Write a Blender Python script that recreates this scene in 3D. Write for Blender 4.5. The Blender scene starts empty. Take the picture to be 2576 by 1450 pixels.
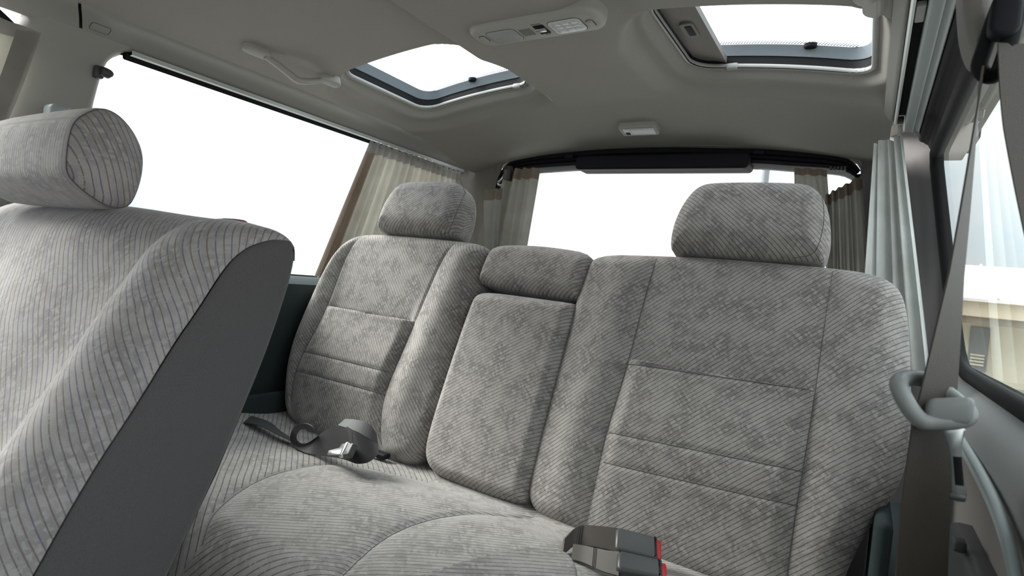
import bpy, bmesh, math
import numpy as np
from mathutils import Matrix, Vector

# ------------------------------------------------------------------ camera, sky, exposure
SC = bpy.context.scene
COL = SC.collection
H0 = 1.25                       # eye height above the road; shapes below are written relative to the eye
FPX, PCX, PCY = 1440.0, 1288.0, 725.0
_Y = np.array([892, 66, FPX]); _Y /= np.linalg.norm(_Y)
_X = np.array([2288, 275, -(2288 * 892 + 275 * 66) / FPX]); _X /= np.linalg.norm(_X)
_Z = np.cross(_X, _Y); _Z = -_Z if _Z[1] > 0 else _Z
RM = np.array([_X, _Y, _Z])
cam = bpy.data.cameras.new('camera')
cam.sensor_width = 36.0
cam.lens = FPX / 2576 * 36.0
cam.clip_start = 0.02
cam.dof.use_dof = True
cam.dof.focus_distance = 1.15
cam.dof.aperture_fstop = 9.0
camo = bpy.data.objects.new('camera', cam); COL.objects.link(camo)
camo.matrix_world = Matrix(((RM[0][0], -RM[0][1], -RM[0][2], 0), (RM[1][0], -RM[1][1], -RM[1][2], 0),
                            (RM[2][0], -RM[2][1], -RM[2][2], H0), (0, 0, 0, 1)))
SC.camera = camo
SC.view_settings.view_transform = 'Standard'
SC.view_settings.look = 'None'
SC.view_settings.gamma = 1.0
SC.view_settings.use_curve_mapping = False
SC.view_settings.exposure = 0.0
SKY = 3.9
wd = bpy.data.worlds.new('sky'); SC.world = wd; wd.use_nodes = True
nt = wd.node_tree; nt.nodes.clear()
def nn(nt, t, **k):
    n = nt.nodes.new(t)
    for a, b in k.items():
        if a == 'inp':
            for i, v in b.items(): n.inputs[i].default_value = v
        else: setattr(n, a, b)
    return n
wo = nn(nt, 'ShaderNodeOutputWorld'); wb = nn(nt, 'ShaderNodeBackground', inp={1: SKY})
tc = nn(nt, 'ShaderNodeTexCoord'); cl = nn(nt, 'ShaderNodeTexNoise', inp={'Scale': 3.0, 'Detail': 5.0, 'Roughness': 0.55})
cr = nn(nt, 'ShaderNodeValToRGB')
cr.color_ramp.elements[0].position = 0.40; cr.color_ramp.elements[0].color = (0.74, 0.90, 1.0, 1)
cr.color_ramp.elements[1].position = 0.56; cr.color_ramp.elements[1].color = (1.0, 0.995, 0.975, 1)
nt.links.new(tc.outputs['Generated'], cl.inputs['Vector']); nt.links.new(cl.outputs['Fac'], cr.inputs[0])
# overcast sky: the zenith three times as bright as the horizon
sx = nn(nt, 'ShaderNodeSeparateXYZ'); nt.links.new(tc.outputs['Generated'], sx.inputs[0])
el = nn(nt, 'ShaderNodeMath', operation='MAXIMUM'); el.inputs[1].default_value = 0.0; nt.links.new(sx.outputs[2], el.inputs[0])
ov = nn(nt, 'ShaderNodeMath', operation='MULTIPLY_ADD'); ov.inputs[1].default_value = SKY * 2 / 3; ov.inputs[2].default_value = SKY / 3; nt.links.new(el.outputs[0], ov.inputs[0])
nt.links.new(ov.outputs[0], wb.inputs[1])
nt.links.new(cr.outputs[0], wb.inputs[0]); nt.links.new(wb.outputs[0], wo.inputs[0])

# the sun behind thin cloud, on the left of the van: a broad soft source
sl = bpy.data.lights.new('sun', 'SUN'); sl.energy = 10.5; sl.angle = math.radians(34); sl.color = (1.0, 0.975, 0.93)
so = bpy.data.objects.new('sun', sl); COL.objects.link(so)
so.rotation_euler = Vector((-0.80, -0.15, 0.56)).to_track_quat('Z', 'Y').to_euler()

# ------------------------------------------------------------------ measuring helpers
def ray(px, py): return RM @ np.array([px - PCX, py - PCY, FPX])
def onx(px, py, x): d = ray(px, py); return d * x / d[0]
def ony(px, py, y): d = ray(px, py); return d * y / d[1]
def onz(px, py, z): d = ray(px, py); return d * z / d[2]
def onp(px, py, P0, N): d = ray(px, py); return d * (np.dot(P0, N) / np.dot(d, N))
A = lambda *a: np.array(a, float)
def unit(v): v = np.asarray(v, float); return v / (np.linalg.norm(v) + 1e-12)
def sst(a, b, x): t = np.clip((x - a) / (b - a), 0, 1); return t * t * (3 - 2 * t)

# ------------------------------------------------------------------ materials
def mat(name, col, rough=0.6, metal=0.0, noise=0.0, nscale=300.0, bump=0.0, spec=0.5, sheen=0.0, var=0.0):
    m = bpy.data.materials.new(name); m.use_nodes = True
    t = m.node_tree; b = t.nodes['Principled BSDF']
    b.inputs['Roughness'].default_value = rough; b.inputs['Metallic'].default_value = metal
    b.inputs['Specular IOR Level'].default_value = spec
    if sheen: b.inputs['Sheen Weight'].default_value = sheen; b.inputs['Sheen Roughness'].default_value = 0.4
    b.inputs['Base Color'].default_value = (*col, 1)
    if noise or bump or var:
        c = nn(t, 'ShaderNodeTexCoord')
        n1 = nn(t, 'ShaderNodeTexNoise', inp={'Scale': nscale, 'Detail': 3.0})
        t.links.new(c.outputs['Object'], n1.inputs['Vector'])
        n2 = nn(t, 'ShaderNodeTexNoise', inp={'Scale': 7.0, 'Detail': 4.0})
        t.links.new(c.outputs['Object'], n2.inputs['Vector'])
        ma = nn(t, 'ShaderNodeMath', operation='MULTIPLY_ADD'); t.links.new(n1.outputs[0], ma.inputs[0]); ma.inputs[1].default_value = 2 * noise; ma.inputs[2].default_value = 1 - noise
        mb = nn(t, 'ShaderNodeMath', operation='MULTIPLY_ADD'); t.links.new(n2.outputs[0], mb.inputs[0]); mb.inputs[1].default_value = 2 * var; mb.inputs[2].default_value = 1 - var
        mc = nn(t, 'ShaderNodeMath', operation='MULTIPLY'); t.links.new(ma.outputs[0], mc.inputs[0]); t.links.new(mb.outputs[0], mc.inputs[1])
        mx = nn(t, 'ShaderNodeVectorMath', operation='SCALE'); mx.inputs[0].default_value = col; t.links.new(mc.outputs[0], mx.inputs['Scale'])
        t.links.new(mx.outputs[0], b.inputs['Base Color'])
        if bump:
            bp = nn(t, 'ShaderNodeBump', inp={'Strength': bump, 'Distance': 0.001}); t.links.new(n1.outputs[0], bp.inputs['Height'])
            t.links.new(bp.outputs[0], b.inputs['Normal'])
    return m

def fabric(name, light, dark, tint=0.0, period=0.0066, stain=None):
    m = bpy.data.materials.new(name); m.use_nodes = True
    t = m.node_tree; b = t.nodes['Principled BSDF']; L = t.links.new
    b.inputs['Roughness'].default_value = 0.95; b.inputs['Specular IOR Level'].default_value = 0.15
    b.inputs['Sheen Weight'].default_value = 0.25; b.inputs['Sheen Roughness'].default_value = 0.35
    uv = nn(t, 'ShaderNodeUVMap', uv_map='UVMap')
    def math_(op, a, c=None, v=None, w=None):
        n = nn(t, 'ShaderNodeMath', operation=op)
        if hasattr(a, 'node'): L(a, n.inputs[0])
        else: n.inputs[0].default_value = a
        if c is not None: L(c, n.inputs[1])
        if v is not None: n.inputs[1].default_value = v
        if w is not None: n.inputs[2].default_value = w
        return n.outputs[0]
    def noise(scale, sx, sy, rot, det=2.0):
        mp = nn(t, 'ShaderNodeMapping'); mp.inputs['Scale'].default_value = (sx, sy, 1); mp.inputs['Rotation'].default_value = (0, 0, rot)
        L(uv.outputs[0], mp.inputs[0]); n = nn(t, 'ShaderNodeTexNoise', inp={'Scale': scale, 'Detail': det}); L(mp.outputs[0], n.inputs['Vector']); return n.outputs[0]
    def ramp(x, a, c):
        n = nn(t, 'ShaderNodeMapRange', inp={1: a, 2: c, 3: 0.0, 4: 1.0}); n.clamp = True; L(x, n.inputs[0]); return n.outputs[0]
    sp = nn(t, 'ShaderNodeSeparateXYZ'); L(uv.outputs[0], sp.inputs[0])
    w = noise(14, 1, 1, 0); wob = math_('MULTIPLY_ADD', w, v=0.004, w=-0.002)
    u = math_('DIVIDE', math_('ADD', sp.outputs[0], wob), v=period)
    fr = math_('ABSOLUTE', math_('SUBTRACT', math_('FRACT', u), v=0.5))
    line = ramp(fr, 0.11, 0.05)
    brk = ramp(noise(1.0, 120, 300, 0), 0.28, 0.42)
    line = math_('MULTIPLY', line, brk)
    b1 = ramp(noise(1.0, 150, 52, 0.0, 2.0), 0.44, 0.56)
    b2 = ramp(noise(1.0, 55, 160, 0.15, 2.0), 0.46, 0.58)
    b3 = ramp(noise(1.0, 24, 24, 0.8, 2.0), 0.30, 0.62)
    bl = math_('MULTIPLY', math_('MAXIMUM', b1, b2), b3)
    fine = noise(1.0, 900, 900, 0, 2.0)
    mx = nn(t, 'ShaderNodeMix', data_type='RGBA'); mx.inputs['A'].default_value = (*light, 1); mx.inputs['B'].default_value = (*dark, 1)
    fz = math_('MULTIPLY_ADD', fine, v=1.1, w=-0.55); bf = nn(t, 'ShaderNodeMath', operation='ADD', use_clamp=True); L(bl, bf.inputs[0]); L(fz, bf.inputs[1])
    L(bf.outputs[0], mx.inputs['Factor'])
    lm = nn(t, 'ShaderNodeMix', data_type='RGBA'); L(mx.outputs['Result'], lm.inputs['A'])
    if tint:
        fl = math_('FLOOR', u); wn = nn(t, 'ShaderNodeTexWhiteNoise', noise_dimensions='1D')
        seg = math_('MULTIPLY', math_('FLOOR', math_('MULTIPLY', sp.outputs[1], v=22.0)), v=17.31)
        L(math_('ADD', fl, seg), wn.inputs['W'])
        rp = nn(t, 'ShaderNodeValToRGB'); rp.color_ramp.interpolation = 'CONSTANT'
        rp.color_ramp.elements[0].color = (0.15, 0.125, 0.21, 1)
        rp.color_ramp.elements[1].position = 0.5; rp.color_ramp.elements[1].color = (0.185, 0.135, 0.13, 1)
        L(wn.outputs[0], rp.inputs[0]); L(rp.outputs[0], lm.inputs['B'])
    else: lm.inputs['B'].default_value = (dark[0] * .35, dark[1] * .34, dark[2] * .40, 1)
    L(math_('MULTIPLY', line, v=0.85), lm.inputs['Factor'])
    res = lm.outputs['Result']
    if stain is not None:
        ge = nn(t, 'ShaderNodeNewGeometry'); di = nn(t, 'ShaderNodeVectorMath', operation='DISTANCE'); L(ge.outputs['Position'], di.inputs[0]); di.inputs[1].default_value = stain
        dn = math_('MULTIPLY_ADD', noise(1.0, 260, 260, 0), v=0.016, w=-0.008)
        sf = ramp(math_('ADD', di.outputs['Value'], dn), 0.010, 0.003)
        sm_ = nn(t, 'ShaderNodeMix', data_type='RGBA'); L(math_('MULTIPLY', sf, v=0.65), sm_.inputs['Factor']); L(res, sm_.inputs['A']); sm_.inputs['B'].default_value = (0.13, 0.10, 0.05, 1); res = sm_.outputs['Result']
    L(res, b.inputs['Base Color'])
    hgt = math_('SUBTRACT', math_('MULTIPLY', fine, v=0.5), line)
    bp = nn(t, 'ShaderNodeBump', inp={'Strength': 0.35, 'Distance': 0.0008}); L(hgt, bp.inputs['Height']); L(bp.outputs[0], b.inputs['Normal'])
    return m

def glass_mat(name, tint, boost=1.0):
    m = bpy.data.materials.new(name); m.use_nodes = True; t = m.node_tree; t.nodes.clear(); L = t.links.new
    o = nn(t, 'ShaderNodeOutputMaterial'); mixs = nn(t, 'ShaderNodeMixShader'); tr = nn(t, 'ShaderNodeBsdfTransparent'); gl = nn(t, 'ShaderNodeBsdfGlossy', inp={'Roughness': 0.0})
    tr.inputs[0].default_value = (*tint, 1); gl.inputs[0].default_value = (0.95, 0.98, 0.97, 1)
    lw = nn(t, 'ShaderNodeLayerWeight', inp={'Blend': 0.5}); pw = nn(t, 'ShaderNodeMath', operation='POWER'); pw.inputs[1].default_value = 5.0
    mm = nn(t, 'ShaderNodeMath', operation='MULTIPLY_ADD', use_clamp=True); mm.inputs[1].default_value = 0.92 * boost; mm.inputs[2].default_value = 0.07
    L(lw.outputs['Facing'], pw.inputs[0]); L(pw.outputs[0], mm.inputs[0]); L(mm.outputs[0], mixs.inputs[0]); L(tr.outputs[0], mixs.inputs[1]); L(gl.outputs[0], mixs.inputs[2]); L(mixs.outputs[0], o.inputs[0])
    return m
def cloth_mat(name, col, trans, amount=0.45):
    m = bpy.data.materials.new(name); m.use_nodes = True; t = m.node_tree; t.nodes.clear(); L = t.links.new
    o = nn(t, 'ShaderNodeOutputMaterial'); mixs = nn(t, 'ShaderNodeMixShader', inp={0: amount}); d = nn(t, 'ShaderNodeBsdfDiffuse'); tl = nn(t, 'ShaderNodeBsdfTranslucent')
    c = nn(t, 'ShaderNodeTexCoord'); n = nn(t, 'ShaderNodeTexNoise', inp={'Scale': 18.0, 'Detail': 6.0}); L(c.outputs['Object'], n.inputs['Vector'])
    r = nn(t, 'ShaderNodeValToRGB'); r.color_ramp.elements[0].position = .3; r.color_ramp.elements[1].position = .65
    r.color_ramp.elements[0].color = (col[0] * .78, col[1] * .76, col[2] * .72, 1); r.color_ramp.elements[1].color = (*col, 1)
    L(n.outputs[0], r.inputs[0]); L(r.outputs[0], d.inputs[0]); tl.inputs[0].default_value = (*trans, 1)
    L(d.outputs[0], mixs.inputs[1]); L(tl.outputs[0], mixs.inputs[2]); L(mixs.outputs[0], o.inputs[0])
    return m
M = {}
M['velour'] = fabric('striped_velour', (0.345, 0.325, 0.306), (0.205, 0.192, 0.182))
M['velour_tint'] = fabric('striped_velour_front', (0.44, 0.415, 0.405), (0.305, 0.287, 0.282), tint=1.0, period=0.0070)
M['velour_dark'] = mat('charcoal_velour', (0.115, 0.107, 0.108), 0.95, noise=0.35, nscale=900, bump=0.3, spec=0.1, sheen=0.25)
M['seam'] = mat('seam_thread', (0.12, 0.115, 0.115), 0.9)
M['headliner'] = mat('headliner_cloth', (0.36, 0.345, 0.32), 0.95, noise=0.18, nscale=700, bump=0.25, spec=0.1, var=0.04)
M['trim'] = mat('beige_grey_plastic', (0.34, 0.33, 0.31), 0.55, noise=0.05, nscale=900, bump=0.12)
M['trim_dark'] = mat('taupe_plastic', (0.22, 0.20, 0.185), 0.6, noise=0.06, nscale=900, bump=0.12)
M['trim_dim'] = mat('charcoal_plastic', (0.105, 0.10, 0.10), 0.65, noise=0.06, nscale=900, bump=0.12)
M['console'] = mat('console_plastic', (0.40, 0.385, 0.36), 0.5, noise=0.05, nscale=900, bump=0.1)
M['greyblue'] = mat('grey_plastic', (0.40, 0.44, 0.44), 0.45, noise=0.04, nscale=700)
M['piping'] = mat('pale_edge_trim', (0.44, 0.435, 0.42), 0.5, noise=0.05, nscale=1200, bump=0.1)
M['black'] = mat('black_rubber', (0.006, 0.006, 0.007), 0.7, spec=0.25, noise=0.05)
M['blackp'] = mat('black_plastic', (0.011, 0.011, 0.015), 0.6, noise=0.05, nscale=500, spec=0.2)
M['dkgrey'] = mat('dark_grey_plastic', (0.060, 0.062, 0.062), 0.42, noise=0.06, nscale=700, bump=0.08)
M['steel'] = mat('brushed_steel', (0.62, 0.64, 0.64), 0.28, metal=1.0, noise=0.05)
M['tongue'] = mat('grey_green_plastic', (0.24, 0.25, 0.245), 0.45, noise=0.04, nscale=700)
M['alu'] = mat('aluminium_rail', (0.66, 0.68, 0.67), 0.35, metal=0.6, noise=0.03)
M['frit'] = mat('sunroof_frame_metal', (0.22, 0.25, 0.28), 0.4, noise=0.05)
M['red'] = mat('red_button_plastic', (0.62, 0.012, 0.018), 0.4, noise=0.04)
M['redmark'] = mat('dark_red_plastic', (0.22, 0.03, 0.02), 0.5, noise=0.04)
M['lens'] = mat('lamp_lens_plastic', (0.62, 0.64, 0.64), 0.25, noise=0.15, nscale=180, bump=0.4)
M['lens_dim'] = mat('dim_lens_plastic', (0.40, 0.41, 0.40), 0.22, noise=0.1, nscale=150, bump=0.3)
M['cloth'] = cloth_mat('curtain_cloth', (0.66, 0.65, 0.62), (0.52, 0.505, 0.465), 0.5)
M['cloth_band'] = cloth_mat('curtain_heading', (0.50, 0.48, 0.46), (0.36, 0.345, 0.33), 0.45)
M['cloth_brown'] = cloth_mat('curtain_lining', (0.42, 0.36, 0.31), (0.30, 0.235, 0.19), 0.45)
M['cloth_pale'] = cloth_mat('pale_grey_curtain_cloth', (0.88, 0.90, 0.89), (0.80, 0.82, 0.82), 0.5)
M['web'] = mat('belt_webbing', (0.055, 0.045, 0.037), 0.6, noise=0.25, nscale=900, bump=0.3, sheen=0.06)
M['web_black'] = mat('black_webbing', (0.022, 0.021, 0.022), 0.5, noise=0.2, nscale=900, bump=0.2, sheen=0.1)
M['glass'] = glass_mat('window_glass', (0.93, 0.97, 0.96))
M['glass_roof'] = glass_mat('sunroof_glass', (0.88, 0.92, 0.94))
M['concrete'] = mat('pale_concrete', (0.30, 0.29, 0.275), 0.9, noise=0.1, nscale=40, var=0.1)
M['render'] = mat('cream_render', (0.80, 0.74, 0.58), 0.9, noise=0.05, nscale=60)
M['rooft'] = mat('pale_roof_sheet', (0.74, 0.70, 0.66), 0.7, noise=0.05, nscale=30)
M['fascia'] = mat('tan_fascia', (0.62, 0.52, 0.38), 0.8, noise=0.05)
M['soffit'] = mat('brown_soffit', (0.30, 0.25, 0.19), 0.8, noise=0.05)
M['winframe'] = mat('grey_window_frame', (0.25, 0.26, 0.25), 0.5, noise=0.05)
M['carpet'] = mat('floor_carpet', (0.045, 0.043, 0.045), 1.0, noise=0.3, nscale=400, bump=0.4, spec=0.1)
M['teal'] = mat('dark_teal_plastic', (0.026, 0.036, 0.038), 0.75, noise=0.06, spec=0.2)
M['armtrim'] = mat('armrest_vinyl', (0.33, 0.335, 0.325), 0.6, noise=0.1, nscale=500, bump=0.15)
M['pole'] = mat('galvanised_pole', (0.13, 0.145, 0.155), 0.5, noise=0.05)

# ------------------------------------------------------------------ object helpers
ABS = {}
def _link(o, parent, loc):
    COL.objects.link(o)
    if parent is not None:
        o.parent = parent; o.location = Vector(loc) - Vector(ABS[parent.name])
    else: o.location = loc
    ABS[o.name] = tuple(loc)
def thing(name, label, cat, loc, group=None):
    o = bpy.data.objects.new(name, None); o.empty_display_size = 0.05
    _link(o, None, (loc[0], loc[1], loc[2] + H0)); o['label'] = label; o['category'] = cat
    if group: o['group'] = group
    return o
def tag(o, label, cat, group=None):
    o['label'] = label; o['category'] = cat
    if group: o['group'] = group
    return o
def struct(o, label=None):
    o['kind'] = 'structure'
    if label: o['label'] = label
    return o
def mk(name, V, F, m, parent=None, uv=None, smooth=True, mats=None, fm=None):
    V = np.asarray(V, float).reshape(-1, 3) + A(0, 0, H0)
    if parent is None: loc = A((V[:, 0].min() + V[:, 0].max()) / 2, (V[:, 1].min() + V[:, 1].max()) / 2, V[:, 2].min())
    else: loc = np.array(ABS[parent.name], float)
    me = bpy.data.meshes.new(name)
    if isinstance(F, np.ndarray):
        nv, nf, k = len(V), len(F), F.shape[1]
        me.vertices.add(nv); me.vertices.foreach_set('co', (V - loc).ravel())
        me.loops.add(nf * k); me.loops.foreach_set('vertex_index', F.astype(np.int32).ravel())
        me.polygons.add(nf); me.polygons.foreach_set('loop_start', np.arange(nf, dtype=np.int32) * k)
        me.update(calc_edges=True); me.validate()
    else:
        me.from_pydata((V - loc).tolist(), [], [list(map(int, f)) for f in F]); me.update()
    if uv is not None:
        ul = me.uv_layers.new(name='UVMap'); li = np.zeros(len(me.loops), dtype=np.int32); me.loops.foreach_get('vertex_index', li)
        ul.data.foreach_set('uv', np.asarray(uv, float)[li].astype(np.float32).ravel())
    me.polygons.foreach_set('use_smooth', np.full(len(me.polygons), smooth))
    for mm in (mats or [m]): me.materials.append(mm)
    if fm is not None: me.polygons.foreach_set('material_index', np.asarray(fm, dtype=np.int32))
    o = bpy.data.objects.new(name, me); _link(o, parent, tuple(loc))
    if smooth: me.set_sharp_from_angle(angle=math.radians(50))
    return o
def join(*parts):
    V, F, n = [], [], 0
    for v, f in parts:
        v = np.asarray(v, float).reshape(-1, 3); V.append(v); F += [[int(i) + n for i in q] for q in f]; n += len(v)
    return np.vstack(V), F
def gridf(nu, nv, wrap=False):
    i, j = np.meshgrid(np.arange(nu if wrap else nu - 1), np.arange(nv - 1), indexing='ij')
    i2 = (i + 1) % nu
    return np.stack([i * nv + j, i2 * nv + j, i2 * nv + j + 1, i * nv + j + 1], -1).reshape(-1, 4)
def resample(P, n, closed=False):
    P = np.asarray(P, float)
    if closed: P = np.vstack([P, P[:1]])
    s = np.r_[0, np.cumsum(np.linalg.norm(np.diff(P, axis=0), axis=1))]
    t = np.linspace(0, s[-1], n + 1)[:-1] if closed else np.linspace(0, s[-1], n)
    return np.stack([np.interp(t, s, P[:, k]) for k in range(P.shape[1])], 1)
def smooth_path(P, n=60, closed=False, it=3):
    P = np.asarray(P, float)
    for _ in range(it):
        Q = np.roll(P, -1, 0) if closed else P[1:]
        B = P if closed else P[:-1]
        C = np.stack([.75 * B + .25 * Q, .25 * B + .75 * Q], 1).reshape(-1, P.shape[1])
        P = C if closed else np.vstack([P[:1], C, P[-1:]])
    return resample(P, n, closed)
def tube(P, r, n=8, closed=False, squash=1.0, up=None):
    P = np.asarray(P, float); m = len(P)
    T = (np.roll(P, -1, 0) - np.roll(P, 1, 0)) if closed else np.gradient(P, axis=0)
    T /= np.linalg.norm(T, axis=1)[:, None] + 1e-12
    up = A(0.02, 0.03, 1) if up is None else np.asarray(up, float)
    if up.ndim == 1 and abs(np.dot(unit(up), T[0])) > .95: up = A(1, 0.1, 0)
    S = np.cross(T, up); S /= np.linalg.norm(S, axis=1)[:, None] + 1e-12
    U = np.cross(S, T); r = np.broadcast_to(np.asarray(r, float), (m,))
    a = np.linspace(0, 2 * np.pi, n, endpoint=False)
    V = P[:, None] + r[:, None, None] * (np.cos(a)[None, :, None] * S[:, None] + squash * np.sin(a)[None, :, None] * U[:, None])
    V = V.reshape(-1, 3); F = []
    for i in range(m if closed else m - 1):
        for j in range(n):
            i2 = (i + 1) % m; F.append([i * n + j, i * n + (j + 1) % n, i2 * n + (j + 1) % n, i2 * n + j])
    if not closed: F.append(list(range(n))[::-1]); F.append([(m - 1) * n + j for j in range(n)])
    return V, F
def ribbon(P, Wd, width, th=0.0013):
    """strip along P, cross direction Wd, with real thickness"""
    P = np.asarray(P, float); Wd = np.asarray(Wd, float); Wd = np.broadcast_to(Wd, P.shape)
    Wd = Wd / np.linalg.norm(Wd, axis=1)[:, None]; T = np.gradient(P, axis=0); N = np.cross(T, Wd); N /= np.linalg.norm(N, axis=1)[:, None] + 1e-12
    w = np.broadcast_to(np.asarray(width, float), (len(P),))[:, None] / 2
    V = np.stack([P - Wd * w - N * th / 2, P + Wd * w - N * th / 2, P + Wd * w + N * th / 2, P - Wd * w + N * th / 2], 1).reshape(-1, 3); F = []
    for i in range(len(P) - 1):
        for j in range(4): F.append([i * 4 + j, i * 4 + (j + 1) % 4, i * 4 + 4 + (j + 1) % 4, i * 4 + 4 + j])
    F += [[3, 2, 1, 0], [len(V) - 4, len(V) - 3, len(V) - 2, len(V) - 1]]
    return V, F
def rbox(c, s, r=0.003, ax=None, seg=3):
    bm = bmesh.new(); bmesh.ops.create_cube(bm, size=1.0)
    for v in bm.verts: v.co = Vector((v.co.x * s[0], v.co.y * s[1], v.co.z * s[2]))
    if r > 0: bmesh.ops.bevel(bm, geom=bm.edges[:], offset=min(r, min(s) * .49), segments=seg, profile=.5, affect='EDGES')
    bm.verts.index_update()
    V = np.array([v.co[:] for v in bm.verts]); F = [[v.index for v in f.verts] for f in bm.faces]; bm.free()
    if ax is not None: V = V @ np.asarray(ax, float)
    return V + np.asarray(c, float), F
def rrect(w, h, r, n=6):
    P = []
    for cx_, cy_, a0 in ((w / 2 - r, h / 2 - r, 0), (-w / 2 + r, h / 2 - r, 90), (-w / 2 + r, -h / 2 + r, 180), (w / 2 - r, -h / 2 + r, 270)):
        for k in range(n + 1):
            a = math.radians(a0 + 90 * k / n); P.append((cx_ + r * math.cos(a), cy_ + r * math.sin(a)))
    return np.array(P)
def slab(out, O, ex, ey, ez, w0, w1, r=0.003, seg=4):
    """closed outline (2-D, counter-clockwise) raised from w0 to w1 along ez with a rounded top edge"""
    out = np.asarray(out, float); O, ex, ey, ez = [np.asarray(a, float) for a in (O, ex, ey, ez)]
    t = np.roll(out, -1, 0) - np.roll(out, 1, 0); nr = np.stack([t[:, 1], -t[:, 0]], 1); nr /= np.linalg.norm(nr, axis=1)[:, None] + 1e-12
    sg = np.sign(w1 - w0); levels = [(0, w0)] + [(r * (1 - math.cos(a)), w1 - sg * r * (1 - math.sin(a))) for a in np.linspace(0, math.pi / 2, seg + 1)]
    n = len(out); V = []; F = []
    for ins, w in levels:
        p = out - nr * ins; V.append(O + p[:, :1] * ex + p[:, 1:] * ey + w * ez)
    for k in range(len(levels) - 1):
        for j in range(n): F.append([k * n + j, k * n + (j + 1) % n, (k + 1) * n + (j + 1) % n, (k + 1) * n + j])
    F.append([(len(levels) - 1) * n + j for j in range(n)]); F.append([j for j in range(n)][::-1])
    return np.vstack(V), F
def sweep_y(prof, ys, zoff=None):
    prof = np.asarray(prof, float); V = []
    for y in ys:
        z = prof[:, 1] + (zoff(y) if zoff else 0); V.append(np.stack([prof[:, 0], np.full(len(prof), y), z], 1))
    return np.vstack(V), gridf(len(ys), len(prof))
def pdist(Q, poly, closed=True):
    """distance of each 2-D point to a polyline"""
    a = np.asarray(poly, float); b = np.roll(a, -1, 0) if closed else a[1:]
    if not closed: a = a[:-1]
    d = b - a; L2 = (d ** 2).sum(1) + 1e-15; best = np.full(len(Q), 9.0)
    for i in range(len(a)):
        t = np.clip(((Q - a[i]) @ d[i]) / L2[i], 0, 1)
        best = np.minimum(best, np.hypot(*(Q - a[i] - t[:, None] * d[i]).T))
    return best
def cushion(name, out, O, U, Vv, N, T, r, bump, ang, m, parent, nper=360, rings=64, center=None, phase=0.0, cut=None):
    """upholstered pad: an outline in (u, v), domed edge of radius r, relief bump(u, v), sides T deep. Returns object and surface function."""
    out = resample(out, nper, True); O, U, Vv, N = [np.asarray(a, float) for a in (O, U, Vv, N)]
    c = out.mean(0) if center is None else np.asarray(center, float)
    k = np.linspace(0.0, 1, rings) ** 0.75; k[0] = 0.004
    extra = 1 - np.array([.002, .005, .010, .018, .03]); k = np.unique(np.r_[k, extra])
    P = (c + k[None, :, None] * (out[:, None] - c)).reshape(-1, 2)
    def wf(Q):
        Q = np.asarray(Q, float); d = pdist(Q, out[::2]); dd = np.clip(d, 0, r)
        e = np.sqrt(np.maximum(r * r - (r - dd) ** 2, 0)) - r
        return e + bump(Q[:, 0], Q[:, 1]) * sst(0, r * 1.3, d)
    w = wf(P); nk = len(k); rot = A(math.cos(ang), math.sin(ang)), A(-math.sin(ang), math.cos(ang))
    V3 = O + P[:, :1] * U + P[:, 1:] * Vv + w[:, None] * N
    uv = np.stack([P @ rot[0] + phase, P @ rot[1]], 1)
    V3 = V3.reshape(nper, nk, 3); uv = uv.reshape(nper, nk, 2)
    tt = np.roll(out, -1, 0) - np.roll(out, 1, 0); nr = np.stack([tt[:, 1], -tt[:, 0]], 1); nr /= np.linalg.norm(nr, axis=1)[:, None] + 1e-12
    if ((nr * (out - c)).sum(1)).mean() < 0: nr = -nr
    sv, su = [], []
    for ww, ins in ((-r - (T - r) * .3, 0), (-r - (T - r) * .7, 0), (-T, .004), (-T - .004, .012)):
        p = out - nr * ins; q = out + nr * (-ww - r)
        sv.append(O + p[:, :1] * U + p[:, 1:] * Vv + ww * N); su.append(np.stack([q @ rot[0] + phase, q @ rot[1]], 1))
    V3 = np.concatenate([V3, np.stack(sv, 1)], 1); uv = np.concatenate([uv, np.stack(su, 1)], 1); nk2 = V3.shape[1]
    F = gridf(nper, nk2, wrap=True)
    V3 = V3.reshape(-1, 3); uv = uv.reshape(-1, 2)
    Fl = F.tolist(); Fl.append([i * nk2 for i in range(nper)][::-1]); Fl.append([i * nk2 + nk2 - 1 for i in range(nper)])
    if cut is not None: V3 = cut(V3)
    o = mk(name, V3, Fl, m, parent, uv)
    def at(Q, lift=0.0):
        Q = np.asarray(Q, float); return O + Q[:, :1] * U + Q[:, 1:] * Vv + (wf(Q) + lift)[:, None] * N
    return o, at
def seam(at, pts, parent, n=70, r=0.0007, sm=2, lift=.0003):
    P = smooth_path(pts, n, it=sm) if len(pts) > 2 else resample(pts, n)
    return mk('seam', *tube(at(P, lift), r, 6), M['seam'], parent)
def gs(x, s): return np.exp(-(x / s) ** 2)

# ------------------------------------------------------------------ ground and floor of the van
gp = rbox((0, 20, -1.30), (120, 120, 0.1), 0)
struct(mk('ground', *gp, M['concrete'], smooth=False))
struct(mk('floor', *rbox((-0.62, 0.40, -0.86), (1.62, 3.1, 0.04), 0.004), M['carpet']))

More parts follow.
